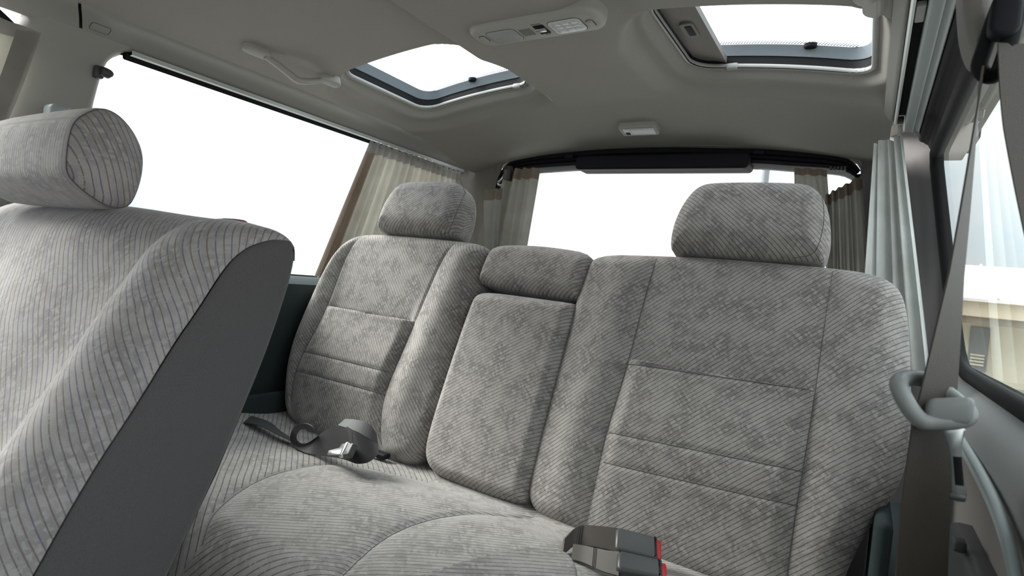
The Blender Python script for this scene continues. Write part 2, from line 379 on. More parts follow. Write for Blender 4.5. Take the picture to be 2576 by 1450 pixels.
# ------------------------------------------------------------------ headliner
XC = -0.60
def zbase(x, y):
    l = np.abs(x - XC) / 0.65
    fall = 0.047 * sst(1.34, 1.66, y) + 0.02 * np.clip(y - 1.38, 0, 1) ** 1.0 * 0
    return 0.475 - fall - 0.075 * l ** 2.4
HOLES = [(-1.165, -0.80, 0.955, 1.288), (-0.385, -0.034, 0.955, 1.288)]
def sdrr(x, y, h, r=0.05):
    cx_, cy_ = (h[0] + h[1]) / 2, (h[2] + h[3]) / 2
    qx = np.abs(x - cx_) - (h[1] - h[0]) / 2 + r; qy = np.abs(y - cy_) - (h[3] - h[2]) / 2 + r
    return np.hypot(np.maximum(qx, 0), np.maximum(qy, 0)) + np.minimum(np.maximum(qx, qy), 0) - r
WELL = 0.040
def zceil(x, y):
    z = zbase(x, y)
    for h in HOLES:
        s = sdrr(x, y, h); w_ = np.where(y < h[2] + .02, .034, .070); w_ = .036 + .042 * sst(h[2] - .03, h[2] + .12, y); q_ = s / w_; z = z + WELL * (.56 * (1 - sst(0.0, .34, q_)) + .44 * (1 - sst(.58, 1.08, q_)))
    # shallow raised centre band between the sunroofs hangs a little lower than the wells
    z = z - 0.021 * sst(-.759, -.750, x) * sst(-.40, -.50, x) * sst(1.40, 1.24, y)
    return z
xs = np.linspace(-1.242, 0.004, 250); ys = np.linspace(-1.15, 1.70, 500)
gx, gy = np.meshgrid(xs, ys, indexing='ij'); gz = zceil(gx, gy)
F = gridf(250, 500); fx = gx.ravel()[F].mean(1); fy = gy.ravel()[F].mean(1)
keep = np.ones(len(F), bool)
for h in HOLES: keep &= sdrr(fx, fy, h) > -0.004
ceil = struct(mk('ceiling', np.stack([gx, gy, gz], -1).reshape(-1, 3), F[keep], M['headliner']))
def hit_ceiling(px, py, off=0.0):
    d = ray(px, py); lo, hi = 0.2, 2.5
    ts = np.linspace(0.3, 2.2, 4000) / d[1]
    g = d[2] * ts - (zbase(d[0] * ts, d[1] * ts) - off)
    i = np.argmax(g > 0); return d * ts[i]
def hole_path(h, inset, n=100, r=0.05):
    P = rrect(h[1] - h[0] - 2 * inset, h[3] - h[2] - 2 * inset, r - inset, 10)
    return resample(P + A((h[0] + h[1]) / 2, (h[2] + h[3]) / 2), n, True)
for i, h in enumerate(HOLES):
    cx_, cy_ = (h[0] + h[1]) / 2, (h[2] + h[3]) / 2
    t = thing('sunroof', 'sunroof without a visible shade, beyond the left grab handle' if i == 0 else 'sunroof with its grey sliding shade partly drawn, right of the overhead console',
              'sunroof', (cx_, cy_, 0.47))
    P = hole_path(h, -0.001); z = zbase(P[:, 0], P[:, 1]) + WELL + .001
    mk('edge_trim', *tube(np.c_[P, z], 0.0062, 10, True), M['piping'], t)
    # joint sleeve of the edge trim
    jp = [(h[0] + .085, h[3]) if i else (h[1] - .05, h[3])][0]
    mk('trim_joint', *rbox((jp[0], jp[1], float(zbase(jp[0], jp[1])) + WELL), (0.026, 0.0145, 0.0135), 0.005), M['piping'], t)
    def wall(i0, z0, i1, z1, m, nm):
        a = hole_path(h, i0); b = hole_path(h, i1); za = zbase(a[:, 0], a[:, 1]) + WELL + z0; zb = zbase(b[:, 0], b[:, 1]) + WELL + z1
        V = np.stack([np.c_[a, za], np.c_[b, zb]], 1).reshape(-1, 3)
        c = V.copy(); ctr = A(cx_, cy_, 0); dirs = unit(A(0, 0, 1)); c = c + (c - ctr) * A(.012, .012, 0)
        V2 = np.stack([np.c_[a, za], np.c_[b, zb], np.c_[ctr[:2] + (b - ctr[:2]) * 1.02, zb], np.c_[ctr[:2] + (a - ctr[:2]) * 1.02, za]], 1).reshape(-1, 3)
        n = len(a); Fs = []
        for k in range(n):
            for q in range(4): Fs.append([k * 4 + q, ((k + 1) % n) * 4 + q, ((k + 1) % n) * 4 + (q + 1) % 4, k * 4 + (q + 1) % 4])
        return mk(nm, V2, Fs, m, t)
    wall(0.004, -0.004, 0.002, 0.022, M['black'], 'rubber_seal')
    wall(0.004, 0.022, 0.010, 0.044, M['frit'], 'roof_frame')
    # dotted border and pane
    nu = 34; a = hole_path(h, -0.008, 160); ctr = A(cx_, cy_)
    ks = np.linspace(1, 0.02, 12); V = np.concatenate([np.c_[ctr + (a - ctr) * k_, zbase(*(ctr + (a - ctr) * k_).T) + WELL + 0.046] for k_ in ks])
    n = len(a); Fs = [[r_ * n + j, r_ * n + (j + 1) % n, (r_ + 1) * n + (j + 1) % n, (r_ + 1) * n + j] for r_ in range(11) for j in range(n)] + [[11 * n + j for j in range(n)]]
    pane = mk('glass_pane', V, Fs, M['glass_roof'], t)
    # printed dots along the rear edge of the pane
    dv = []
    for r_, (ins, rad) in enumerate(((0.014, .0022), (0.019, .0019), (0.024, .0015), (0.029, .001))):
        for k_ in np.arange(h[0] + .03, h[1] - .03, .0055):
            xx = k_ + (r_ % 2) * .00275; yy = h[3] - ins; zz = float(zbase(xx, yy)) + WELL + .0445
            an = np.linspace(0, 2 * np.pi, 6, endpoint=False); dv.append((np.c_[xx + rad * np.cos(an), yy + rad * np.sin(an), np.full(6, zz)], [[0, 1, 2, 3, 4, 5]]))
    dd = mk('printed_dots', *join(*dv), M['frit'], pane, smooth=False); dd['kind'] = 'stuff'
    bx = h[0] + (.235 if i else .17); a_ = np.linspace(0, 2 * np.pi, 20, endpoint=False); mk('catch', *slab(np.c_[.012 * np.cos(a_), .008 * np.sin(a_)], (bx, h[3] - .012, float(zbase(bx, h[3])) + WELL + .046), (1, 0, 0), (0, -1, 0), (0, 0, -1), 0, .010, .004), M['blackp'], t)
    if i == 1:
        sv = []
        x0, x1 = h[0] + .006, h[0] + .073
        nx, ny = 8, 24
        for s_ in (0, 1):
            for a_ in range(nx):
                for b_ in range(ny):
                    xx = x0 + (x1 - x0) * a_ / (nx - 1); yy = h[2] + .004 + (h[3] - h[2] - .010) * b_ / (ny - 1)
                    lip = 0.006 * (a_ / (nx - 1)) ** 4
                    sv.append((xx, yy, float(zbase(xx, yy)) + WELL + .012 + .007 * s_ - lip * (1 - s_)))
        sv = np.array(sv); Ff = gridf(nx, ny); fl = Ff.tolist() + (Ff + nx * ny)[:, ::-1].tolist(); n1 = nx * ny
        for a_ in range(nx - 1):
            for b_ in (0, ny - 1): fl.append([a_ * ny + b_, (a_ + 1) * ny + b_, n1 + (a_ + 1) * ny + b_, n1 + a_ * ny + b_])
        for b_ in range(ny - 1):
            for a_ in (0, nx - 1): fl.append([a_ * ny + b_, a_ * ny + b_ + 1, n1 + a_ * ny + b_ + 1, n1 + a_ * ny + b_])
        sh = mk('sunshade', sv, fl, M['trim_dark'], t)
        hx, hy = h[0] + .036, 1.115; hz = float(zbase(hx, hy)) + WELL + .010
        fr = slab(rrect(.028, .062, .009), (hx, hy, hz), (1, 0, 0), (0, -1, 0), (0, 0, -1), -.002, .003, .0015)
        hb = mk('handle_recess', *fr, M['trim_dark'], sh); mk('finger_grip', *rbox((hx + .002, hy, hz - .0032), (.013, .042, .002), .001), M['blackp'], hb)

# body above the side rails, front wall with the windscreen opening, tailgate below the rear window
struct(mk('trim_11', *rbox((.085, .36, .436), (.17, 3.02, .024), .004), M['headliner']))
struct(mk('trim_12', *rbox((-1.30, .36, .440), (.14, 3.02, .024), .004), M['headliner']))
struct(mk('trim_13', *rbox((-.62, 1.745, .455), (1.60, .15, .05), .004), M['blackp']))
fw = [rbox((-.62, -1.15, -.50), (1.62, .04, .72), 0), rbox((-.62, -1.15, .42), (1.62, .04, .16), 0), rbox((-1.39, -1.15, .1), (.10, .04, .6), 0), rbox((.15, -1.15, .1), (.10, .04, .6), 0)]
struct(mk('wall_front', *join(*fw), M['dkgrey'], smooth=False))
struct(mk('window_5', *rbox((-.62, -1.15, .10), (1.46, .006, .50), 0), M['glass'], smooth=False), 'windscreen at the front of the van')
struct(mk('door_1', *rbox((-.62, 1.90, -.50), (1.60, .06, .72), .01), M['dkgrey']), 'lower tailgate behind the bench')
# ------------------------------------------------------------------ left side of the van
struct(mk('trim_14', *sweep_y([(-1.24, .411), (-1.248, .402), (-1.264, .397), (-1.28, .389), (-1.30, .372), (-1.318, .372)], [.420, .500]), M['black']))
XLt = lambda z: -1.300 + 0.18 * (np.asarray(z) - 0.367)        # glass plane of the left windows
# roof-side trim with the air duct, two lengths
dprof = smooth_path([(-1.236, .409), (-1.238, .402), (-1.246, .396), (-1.262, .392), (-1.278, .384), (-1.292, .372), (-1.298, .366), (-1.312, .366), (-1.318, .372), (-1.322, .41)], 26, it=2)
for nm, y0, y1 in (('trim_1', .472, 1.70), ('trim_2', -1.15, .4665)):
    yy = np.r_[np.linspace(y0, y1 - .05, 30), y1 - .03, y1 - .015, y1 - .006, y1 - .001, y1]
    V, F = sweep_y(dprof, yy)
    V = V.reshape(len(yy), -1, 3); V[..., 1] -= (V[..., 0] + 1.30) * .47 * np.clip(1 - np.abs(V[..., 1] - .47) / .18, 0, 1)
    if nm == 'trim_1':
        for k in range(1, 6):
            sc = [1, .97, .92, .84, .66, .3][k] if k < 6 else 1
            c = A(-1.315, 0, .40); V[-6 + k][:, 0] = c[0] + (V[-6 + k][:, 0] - c[0]) * sc; V[-6 + k][:, 2] = c[2] + (V[-6 + k][:, 2] - c[2]) * sc
    cap0 = list(range(26)); n0 = len(yy)
    Fl = F.tolist() + [cap0, [(n0 - 1) * 26 + j for j in cap0][::-1]]
    o = struct(mk(nm, V.reshape(-1, 3), Fl, M['trim']), 'long grey roof trim with the air duct above the left window' if nm == 'trim_1' else 'short roof trim above the front left window')
    if nm == 'trim_1':
        ex = A(0, 1, 0); tng = unit(A(-.016, 0, -.010)); ezn = unit(np.cross(ex, tng)); ezn = -ezn if ezn[2] > 0 else ezn
        for py_, cx0 in (((252, 72), None), ((1164, 412), None)):
            p = onp(*py_, A(-1.27, .5, .388), ezn)
            mk('plug', *slab(rrect(.031 if py_[0] < 500 else .030, .017, .004), p, ex, np.cross(ezn, ex), ezn, -.004, .0008, .0006), M['trim'], o)
            sq = rrect(.032 if py_[0] < 500 else .031, .018, .0045); PP = p + sq[:, :1] * ex + sq[:, 1:] * np.cross(ezn, ex) + ezn * .0003
            mk('plug_gap', *tube(PP, .0006, 5, True), M['seam'], o)
# B-pillar trim between the left windows
lfp = np.array([onx(*p, -1.295)[1:] for p in [(72, 33), (58, 60), (52, 110), (42, 200), (20, 250), (5, 330), (-30, 480), (-60, 640), (-80, 760)]])
rgp = np.array([onx(*p, -1.295)[1:] for p in [(352, 137), (325, 133), (303, 141), (286, 157), (275, 178), (266, 215), (256, 262), (246, 330), (232, 430), (210, 560), (190, 700)]])
zz = np.r_[.3745, np.linspace(.371, .30, 16), np.linspace(.28, -.10, 14)]
yl = np.interp(-zz, -lfp[:, 1], lfp[:, 0]); yr = np.interp(-zz, -np.sort(rgp[:, 1])[::-1], rgp[np.argsort(-rgp[:, 1]), 0]); yr[:1] = max(yr[0], yr[1])
ss_ = np.linspace(0, 1, 24); V = []
for z_, a_, b_ in zip(zz, yl, yr):
    for t_ in ss_:
        y_ = a_ + (b_ - a_) * t_; d_ = min(y_ - a_, b_ - y_); e_ = math.sqrt(max(0, 1 - max(0, 1 - d_ / .022) ** 2))
        V.append((-1.330 + 0.18 * (z_ - .367) * .6 + .038 * e_, y_, z_))
bp_ = struct(mk('trim_3', np.array(V), gridf(len(zz), 24), M['trim']), 'beige pillar trim between the two left windows')
# window panes and seals on the left
def pane_poly(name, yz, label, n=60):
    yz = np.array(yz); V = np.array([(float(XLt(z)) - .022, y, z) for y, z in yz]); V2 = V + A(-.004, 0, 0); k = len(V)
    Fs = [list(range(k)), [k + j for j in range(k)][::-1]] + [[j, (j + 1) % k, k + (j + 1) % k, k + j] for j in range(k)]
    w = struct(mk(name, V, [list(range(k))], M['glass'], smooth=False), label)
    P = np.array([(float(XLt(z)) - .016, y, z) for y, z in resample(yz, 120, True)])
    mk('rubber_seal', *tube(P, .008, 8, True, up=A(1, 0, 0)), M['black'], w)
    return w
pane_poly('window_1', [(.44, -.075), (.44, .366), (1.68, .366), (1.72, .34), (1.72, -.02), (1.68, -.075)], 'long left side window behind the seats')
pane_poly('window_2', [(-.95, -.075), (-.95, .366), (.34, .366), (.395, .33), (.37, -.075)], 'front left window at the edge of the picture')
# curtain rail along the left window
rl = thing('curtain_rail', 'aluminium curtain rail along the top of the left window', 'rail', (-1.297, 1.1, .36))
mk('track', *sweep_y([(-1.287, .3665), (-1.287, .358), (-1.295, .3565), (-1.299, .360), (-1.299, .3665)], [.552, 1.66]), M['alu'], rl, smooth=False)
mk('track_slot', *sweep_y([(-1.299, .3665), (-1.299, .354), (-1.303, .348), (-1.308, .352), (-1.308, .3665)], [.545, 1.66]), M['black'], rl, smooth=False)
# wall below the windows
wl = [(-1.350, -.062), (-1.345, -.070), (-1.330, -.078), (-1.318, -.092), (-1.318, -.20), (-1.326, -.24), (-1.335, -.40), (-1.335, -.84), (-1.42, -.84), (-1.42, -.062)]
wl[0] = (-1.405, -.066)
struct(mk('wall_left', *sweep_y(smooth_path(wl, 40, it=1), np.linspace(-1.15, 1.95, 20)), M['teal']))
# coat hook on the pillar edge
hk = thing('coat_hook', 'small dark coat hook on the pillar edge at the left window', 'hook', tuple(onx(282, 188, -1.285)))
p = onx(274, 187, -1.285)
mk('hook', *tube(np.array([p + A(0, -.014, .002), p + A(0, -.006, .001), p + A(0, .000, 0), p + A(0, .003, -.001), p + A(0, .0052, -.002), p + A(0, .006, -.003)]), [.009, .0095, .0092, .0080, .0052, .001], 14), M['dkgrey'], hk)
mk('mount', *rbox(p + A(-.012, -.014, 0), (.020, .016, .024), .004), M['dkgrey'], hk)
# belt anchor on the pillar behind the near headrest
p = onx(140, 276, -1.255)
ba = thing('belt_anchor', 'grey belt anchor low on the left pillar, behind the near headrest', 'belt anchor', tuple(p))
mk('cover', *rbox(p + A(-.008, .006, -.012), (.04, .034, .044), .009), M['greyblue'], ba)
mk('belt_guide', *rbox(p + A(.004, .032, -.016), (.022, .04, .018), .006), M['dkgrey'], ba)
mk('webbing', *ribbon(resample([p + A(.0, .018, -.02), p + A(-.012, .03, -.16)], 8), A(0, 1, 0), .046), M['web'], ba)

# grab handles
def grab_handle(pads, mid, label, mirror=None, loc=None):
    p0, p1 = pads; t = thing('grab_handle', label, 'handle', tuple((p0 + p1) / 2), 'grab handles on the roof sides')
    ex = unit(p1 - p0); nz = unit(A(.35 if p0[0] < -.6 else -.35, 0, -1)); nz = unit(nz - ex * np.dot(nz, ex)); ey = np.cross(nz, ex)
    for q, s in ((p0, 1), (p1, -1)):
        mk('end_pad', *slab(rrect(.062, .024, .0115, 6), q, ex, ey, nz, -.012, .008, .005), M['console'], t)
    P = np.array([p0 + ex * .020 + nz * .004, p0 + ex * .040 + nz * .010, p0 + ex * .075 + nz * .024, (p0 + p1) / 2 + nz * .034, p1 - ex * .075 + nz * .030, p1 - ex * .040 + nz * .016, p1 - ex * .020 + nz * .005])
    P = smooth_path(P, 40, it=3)
    mk('grip', *tube(P, np.interp(np.linspace(0, 1, 40), [0, .15, .5, .85, 1], [.0075, .0085, .0095, .0085, .0075]), 12, squash=.8), M['console'], t)
    return t
grab_handle((hit_ceiling(645, 128, .006), hit_ceiling(828, 203, .006)), None, 'grey grab handle on the left roof side, above the left window')
ga, gb = A(-.035, .70, zbase(-.035, .70) - .004), A(-.035, .895, zbase(-.035, .895) - .004)
grab_handle((ga, gb), None, 'grey grab handle at the top right, half out of the picture')

# ------------------------------------------------------------------ rear of the van
YR = lambda z: 1.650 + (0.40 - np.asarray(z)) * 0.12
Y0 = 1.650
arch = [ony(*q, Y0) for q in [(1225, 640), (1238, 500), (1248, 450), (1262, 418), (1290, 397), (1380, 384), (1480, 375), (1580, 370), (1680, 368), (1790, 369), (1900, 372), (2000, 377), (2100, 387), (2148, 402), (2166, 425), (2175, 470), (2185, 690)]]
arch = np.array([(q[0], q[2]) for q in arch]); arch = smooth_path(arch, 90, it=2)
# rear wall: sheet between this arch and the body sides
top = []
for x, z in arch:
    k = (x - XC) / .62
    top.append((np.clip(x + k * .16, -1.34, .10), z + .10))
V = []
for (x, z), (x2, z2) in zip(arch, top):
    ang = math.atan2(z - .05, x - XC)
    for s_ in np.linspace(0, 1, 5):
        xx = x + (x2 - x) * s_; zz = z + (z2 - z) * s_ * (1 if abs(x - XC) < .45 else 0.35); V.append((xx, float(YR(zz)) - .004 + (0.02 * s_ if s_ else 0), zz))
struct(mk('wall_rear', np.array(V), gridf(len(arch), 5), M['trim_dark']))
# left rear corner pillar trim, from the duct end to the window frame
xsL = [(-1.345, 1.60), (-1.325, 1.655), (-1.29, 1.675), (-1.20, 1.668), (-1.150, 1.652), (-1.128, 1.640), (-1.118, 1.652)]
xsL = smooth_path(xsL, 16, it=2)
V = np.array([(x + .0 + (.40 - z) * -.055, y + (.40 - z) * .08, z) for x, y in xsL for z in np.linspace(.425, -.30, 22)])
V[:, 0] = np.where(V[:, 0] > -1.2, V[:, 0] + 0.0, V[:, 0])
struct(mk('trim_4', V, gridf(16, 22), M['trim_dark']), 'dark grey corner pillar between the left and rear windows')
xsR = smooth_path([(-.052, 1.652), (-.040, 1.640), (-.01, 1.63), (.035, 1.58), (.066, 1.53), (.080, 1.49), (.088, 1.487)], 16, it=2)
V = np.array([(x - (z - .38) * .125, y + (.40 - z) * (-.20 if y < 1.56 else .02), z) for x, y in xsR for z in np.linspace(.425, -.45, 24)])
struct(mk('trim_5', V, gridf(16, 24), M['trim_dim']), 'dark grey corner pillar behind the right curtain')
# tailgate header
hdr_top = smooth_path(np.array([(q[0], q[2]) for q in [ony(*p, Y0) for p in [(1236, 520), (1248, 455), (1262, 420), (1290, 398), (1380, 385), (1480, 376), (1580, 371), (1680, 369), (1790, 370), (1900, 373), (2000, 378), (2100, 388), (2147, 402), (2166, 428)]]]), 80, it=2)
hdr_bot = smooth_path(np.array([(q[0], q[2]) for q in [ony(*p, Y0) for p in [(1243, 520), (1256, 470), (1274, 442), (1300, 428), (1380, 422), (1480, 416), (1580, 413), (1680, 411), (1790, 411), (1900, 412), (2000, 420), (2080, 424), (2125, 430), (2150, 446)]]]), 80, it=2)
V = []
prof = [(0, 0.012), (.0, -.002), (.10, -.010), (.34, -.012), (.40, -.004), (.46, -.012), (.62, -.014), (.68, -.005), (.74, -.010), (.94, -.008), (1, .004), (1, .05), (.5, .055)]
for a_, b_ in zip(hdr_top, hdr_bot):
    for s_, o_ in prof:
        q = a_ + (b_ - a_) * s_; V.append((q[0], Y0 + .012 + o_ * 1.2, q[1]))
hd = struct(mk('trim_6', np.array(V), gridf(80, len(prof)), M['blackp']), 'black header trim over the rear window')
for px_ in (1435, 1910):
    q = ony(px_, 392 if px_ < 1500 else 381, Y0); mk('clip', *rbox(q + A(0, -.004, -.004), (.030, .02, .012), .003), M['blackp'], hd)
# high-mounted brake light
q0, q1 = ony(1450, 418, 1.635), ony(1885, 418, 1.635)
bl = thing('brake_light', 'black high-mounted brake light housing at the top of the rear window', 'brake light', tuple((q0 + q1) / 2))
c = (q0 + q1) / 2; Lw = q1[0] - q0[0]
mk('housing', *slab(rrect(Lw, .044, .012), c + A(0, 0, .012), (1, 0, 0), (0, 0, 1), (0, -1, 0), -.06, .012, .007), M['blackp'], bl)
mk('lower_lip', *rbox(c + A(0, -.004, -.0085), (Lw - .03, .020, .005), .002), M['blackp'], bl)
# rear glass
zz = np.linspace(.40, -.35, 2); V = np.array([(x, 1.70 + (.40 - z) * .14, z) for x in (-1.20, .02) for z in zz])
rw = struct(mk('window_4', V, [[0, 2, 3, 1]], M['glass'], smooth=False), 'rear window in the tailgate')
# side frames of the tailgate opening
for s_ in (0, 1):
    pp = [(1243, 520), (1236, 620), (1230, 720)] if s_ == 0 else [(2160, 440), (2172, 560), (2184, 700)]
    P = np.array([ony(*p, 1.668) for p in pp]); mk('rubber_seal', *tube(resample(P, 12), .010, 8), M['black'], rw)

# rear dome lamp
p0 = hit_ceiling(1608, 322, .004); ex = unit(A(1, 0, (zbase(p0[0] + .1, p0[1]) - zbase(p0[0] - .1, p0[1])) / .2)); ey = unit(A(0, 1, float(zbase(p0[0], p0[1] + .05) - zbase(p0[0], p0[1] - .05)) / .1))
ez = -np.cross(ex, ey); 
dl = thing('dome_lamp', 'small rectangular dome lamp on the headliner above the rear window', 'lamp', tuple(p0))
mk('housing', *slab(rrect(.108, .052, .010), p0, ex, -ey, ez, -.01, .012, .006), M['console'], dl)
mk('lens', *slab(rrect(.068, .034, .004), p0 + ex * .014 - ey * .002, ex, -ey, ez, 0, .0145, .003), M['lens'], dl)
mk('switch', *rbox(p0 - ex * .030 + ez * .012 - ey * .002, (.022, .034, .004), .002, np.array([ex, ey, ez])), M['lens'], dl)
mk('switch_slot', *rbox(p0 - ex * .030 + ez * .0142 + ey * .004, (.012, .012, .001), 0, np.array([ex, ey, ez])), M['blackp'], dl)

# overhead console
CZ = .443
ca, cb_, cc, cd = [onz(*p, CZ) for p in [(1187, 85), (1206, 112), (1490, 26), (1519, 62)]]
pc = (onz(1268, 92, CZ) + onz(1425, 66, CZ)) / 2
ex = unit(onz(1425, 66, CZ) - onz(1268, 92, CZ)); ey = unit(np.cross(A(0, 0, 1), ex)); ez = A(0, 0, -1)
oc = thing('overhead_console', 'grey overhead console with two map lamps and a slide switch on the headliner', 'console', tuple(pc))
mk('body', *slab(rrect(.268, .078, .030, 10), pc, ex, -ey, ez, -.03, .0, .012, 6), M['console'], oc)
def on_con(px, py): return onz(px, py, CZ)
for (a_, mm, nm) in (((1270, 91), 'lens_dim', 'map_lamp'), ((1427, 65), 'lens', 'map_lamp')):
    q = on_con(*a_); ln = mk(nm, *slab(rrect(.062, .046, .010), q, ex, -ey, ez, -.004, .0016, .0012), M[mm], oc)
    sq = rrect(.0635, .0475, .011); mk('lamp_rim', *tube(q + sq[:, :1] * ex + sq[:, 1:] * ey + ez * .0002, .0006, 5, True), M['seam'], ln)
    if mm == 'lens':
        for k_ in range(3):
            for j_ in range(3): mk('facet', *rbox(q + ex * (k_ - 1) * .017 + ey * (j_ - 1) * .012 + ez * .0016, (.0155, .0105, .0012), .0005, np.array([ex, ey, ez]), 1), M['lens'], ln)
for a_ in ((1219, 98), (1487, 58)):
    q = on_con(*a_); mk('push_switch', *slab(rrect(.011, .022, .004), q, ex, -ey, ez, -.003, .004, .002), M['console'], oc)
    sq = rrect(.0125, .0235, .0045); mk('switch_gap', *tube(q + sq[:, :1] * ex + sq[:, 1:] * ey + ez * .0002, .0008, 5, True), M['seam'], oc)
q = on_con(1326, 81)
for k_ in range(6): mk('grille_slot', *rbox(q + ex * (k_ - 2.5) * .0042 + ez * .0002, (.0013, .026, .0008), 0, np.array([ex, ey, ez])), M['seam'], oc)
q = on_con(1363, 74)
sw = mk('slide_switch', *slab(rrect(.021, .034, .002), q, ex, -ey, ez, -.003, .0008, .0005), M['black'], oc)
mk('slider_knob', *rbox(q - ey * .002 + ez * .0022, (.019, .011, .004), .001, np.array([ex, ey, ez])), M['steel'], sw)
for k_ in range(4): mk('switch_mark', *rbox(q + ex * (k_ - 1.8) * .0048 - ey * .0215 + ez * .0003, (.003, .0022, .0006), 0, np.array([ex, ey, ez])), M['seam'], oc)
for k_ in range(2): mk('switch_mark', *rbox(q + ex * (k_ - .2) * .0055 + ey * .0205 + ez * .0003, (.0024, .0018, .0006), 0, np.array([ex, ey, ez])), M['seam'], oc)

# ------------------------------------------------------------------ right side of the van
yR = np.linspace(-1.15, 1.452, 30)
struct(mk('trim_7', *sweep_y(smooth_path([(-.012, .4145), (-.004, .409), (.003, .404), (.0065, .405), (.0075, .412)], 14, it=2), yR), M['trim']), 'beige edge strip of the headliner on the right')
rr = thing('curtain_rail', 'aluminium curtain rail on the right roof side, nearly end-on', 'rail', (.012, .7, .40))
mk('track', *sweep_y([(.0075, .412), (.0072, .398), (.010, .3965), (.013, .398), (.013, .412)], [-1.15, 1.41]), M['alu'], rr, smooth=False)
mk('track_slot', *sweep_y([(.013, .41), (.0145, .415), (.026, .415)], [.2, 1.41]), M['black'], rr, smooth=False)
mk('end_block', *rbox((.018, 1.41, .405), (.012, .02, .012), .002), M['dkgrey'], rr)
mk('slide_carriage', *rbox((.0195, .905, .402), (.011, .05, .008), .002), M['console'], rr)
cov = struct(mk('trim_8', *sweep_y(smooth_path([(.026, .415), (.026, .395), (.028, .392), (.034, .391), (.0415, .390), (.0425, .388), (.0435, .390), (.051, .3885), (.052, .386), (.0545, .386), (.0545, .40)], 40, it=1), yR), M['greyblue']), 'grey cover panel along the right roof side')
mk('screw', *rbox((.050, 1.447, .386), (.008, .008, .005), .002), M['greyblue'], cov)
struct(mk('trim_9', *sweep_y(smooth_path([(.0545, .40), (.055, .386), (.060, .379), (.066, .378), (.071, .372), (.073, .374), (.076, .366), (.083, .358), (.090, .352), (.095, .352), (.12, .42)], 40, it=2), np.linspace(-1.15, 1.49, 28)), M['black']), 'black door seal over the right window')
XR = lambda z: 0.088 - 0.165 * (np.asarray(z) - .345)
rwp = [(1.468, .345), (1.462, .30), (1.405, .02), (1.365, -.06), (1.33, -.086), (-.95, -.086), (-.95, .345)]
V = np.array([(float(XR(z)) + .004, y, z) for y, z in rwp]); k = len(V)
w3 = struct(mk('window_3', V, [list(range(k))], M['glass'], smooth=False), 'right side window seen at a shallow angle')
P = smooth_path(np.array([(float(XR(z)), y, z) for y, z in [(-.95, .348), (1.40, .348), (1.458, .345), (1.468, .33), (1.455, .26), (1.43, .14), (1.403, .02), (1.385, -.04), (1.36, -.072), (1.30, -.084), (1.20, -.088), (-.95, -.088)]]), 160, it=2)
mk('rubber_seal', *tube(P, .0125, 10, up=A(1, 0, .1)), M['black'], w3)
# door panel under the right window: sill, rounded arm rest, lower panel
wr = [(.17, -.084), (.158, -.090), (.148, -.096), (.136, -.104), (.126, -.116), (.119, -.132), (.117, -.150), (.124, -.165), (.130, -.21), (.132, -.30), (.128, -.40), (.128, -.84), (.19, -.84), (.19, -.084)]
wr = smooth_path(wr, 60, it=2)
fm = []
V, F = sweep_y(wr, np.linspace(-1.15, 1.95, 60))
zc_ = V[:, 2][F].mean(1); fm = (zc_ < -.163).astype(int)
wrt = struct(mk('wall_right', V, F, None, mats=[M['armtrim'], M['trim_dark']], fm=fm), 'door panel with padded sill under the right window')
for dz_, rr_ in ((0, .0045), (-.010, .0035)):
    P = smooth_path(np.array([(.1165 + (0 if dz_ == 0 else .003), 1.02, -.140 + dz_), (.1155, .90, -.142 + dz_), (.1145, .75, -.147 + dz_), (.114, .65, -.155 + dz_), (.115, .60, -.170 + dz_), (.118, .585, -.190 + dz_)]), 40, it=3)
    mk('trim_strip', *tube(P, rr_, 8), M['greyblue'], wrt)
q = onx(2480, 1430, .118)
mk('door_pocket', *rbox(q + A(.006, .05, -.06), (.03, .26, .10), .01), M['dkgrey'], wrt)
mk('pocket_catch', *rbox(q + A(-.012, .07, -.006), (.012, .02, .012), .003), M['dkgrey'], wrt)

# ------------------------------------------------------------------ rear bench seat
al = math.radians(17.5)
BO, BU, BV, BN = A(0, .95, -.44), A(1, 0, 0), A(0, math.sin(al), math.cos(al)), A(0, -math.cos(al), math.sin(al))
bench = thing('rear_bench_seat', 'grey striped velour rear bench seat with two headrests and a folded-up armrest', 'seat', (-.62, .85, -.84))
def lumbar(v):
    return .014 * gs(v - .20, .13) - .016 * np.exp(-np.clip(v - .322, 0, 9) / .05) * (v >= .322) + .007 * np.exp(-np.clip(.322 - v, 0, 9) / .022) * (v < .322)
def sline(u, v, poly, depth=.0035, sig=.004, puff=.0035, ps=.022):
    Q = np.stack([u, v], 1); d = pdist(Q, resample(smooth_path(poly, 40, it=2) if len(poly) > 2 else poly, 40), False)
    return -depth * gs(d, sig) + puff * (1 - gs(d, ps)) - puff
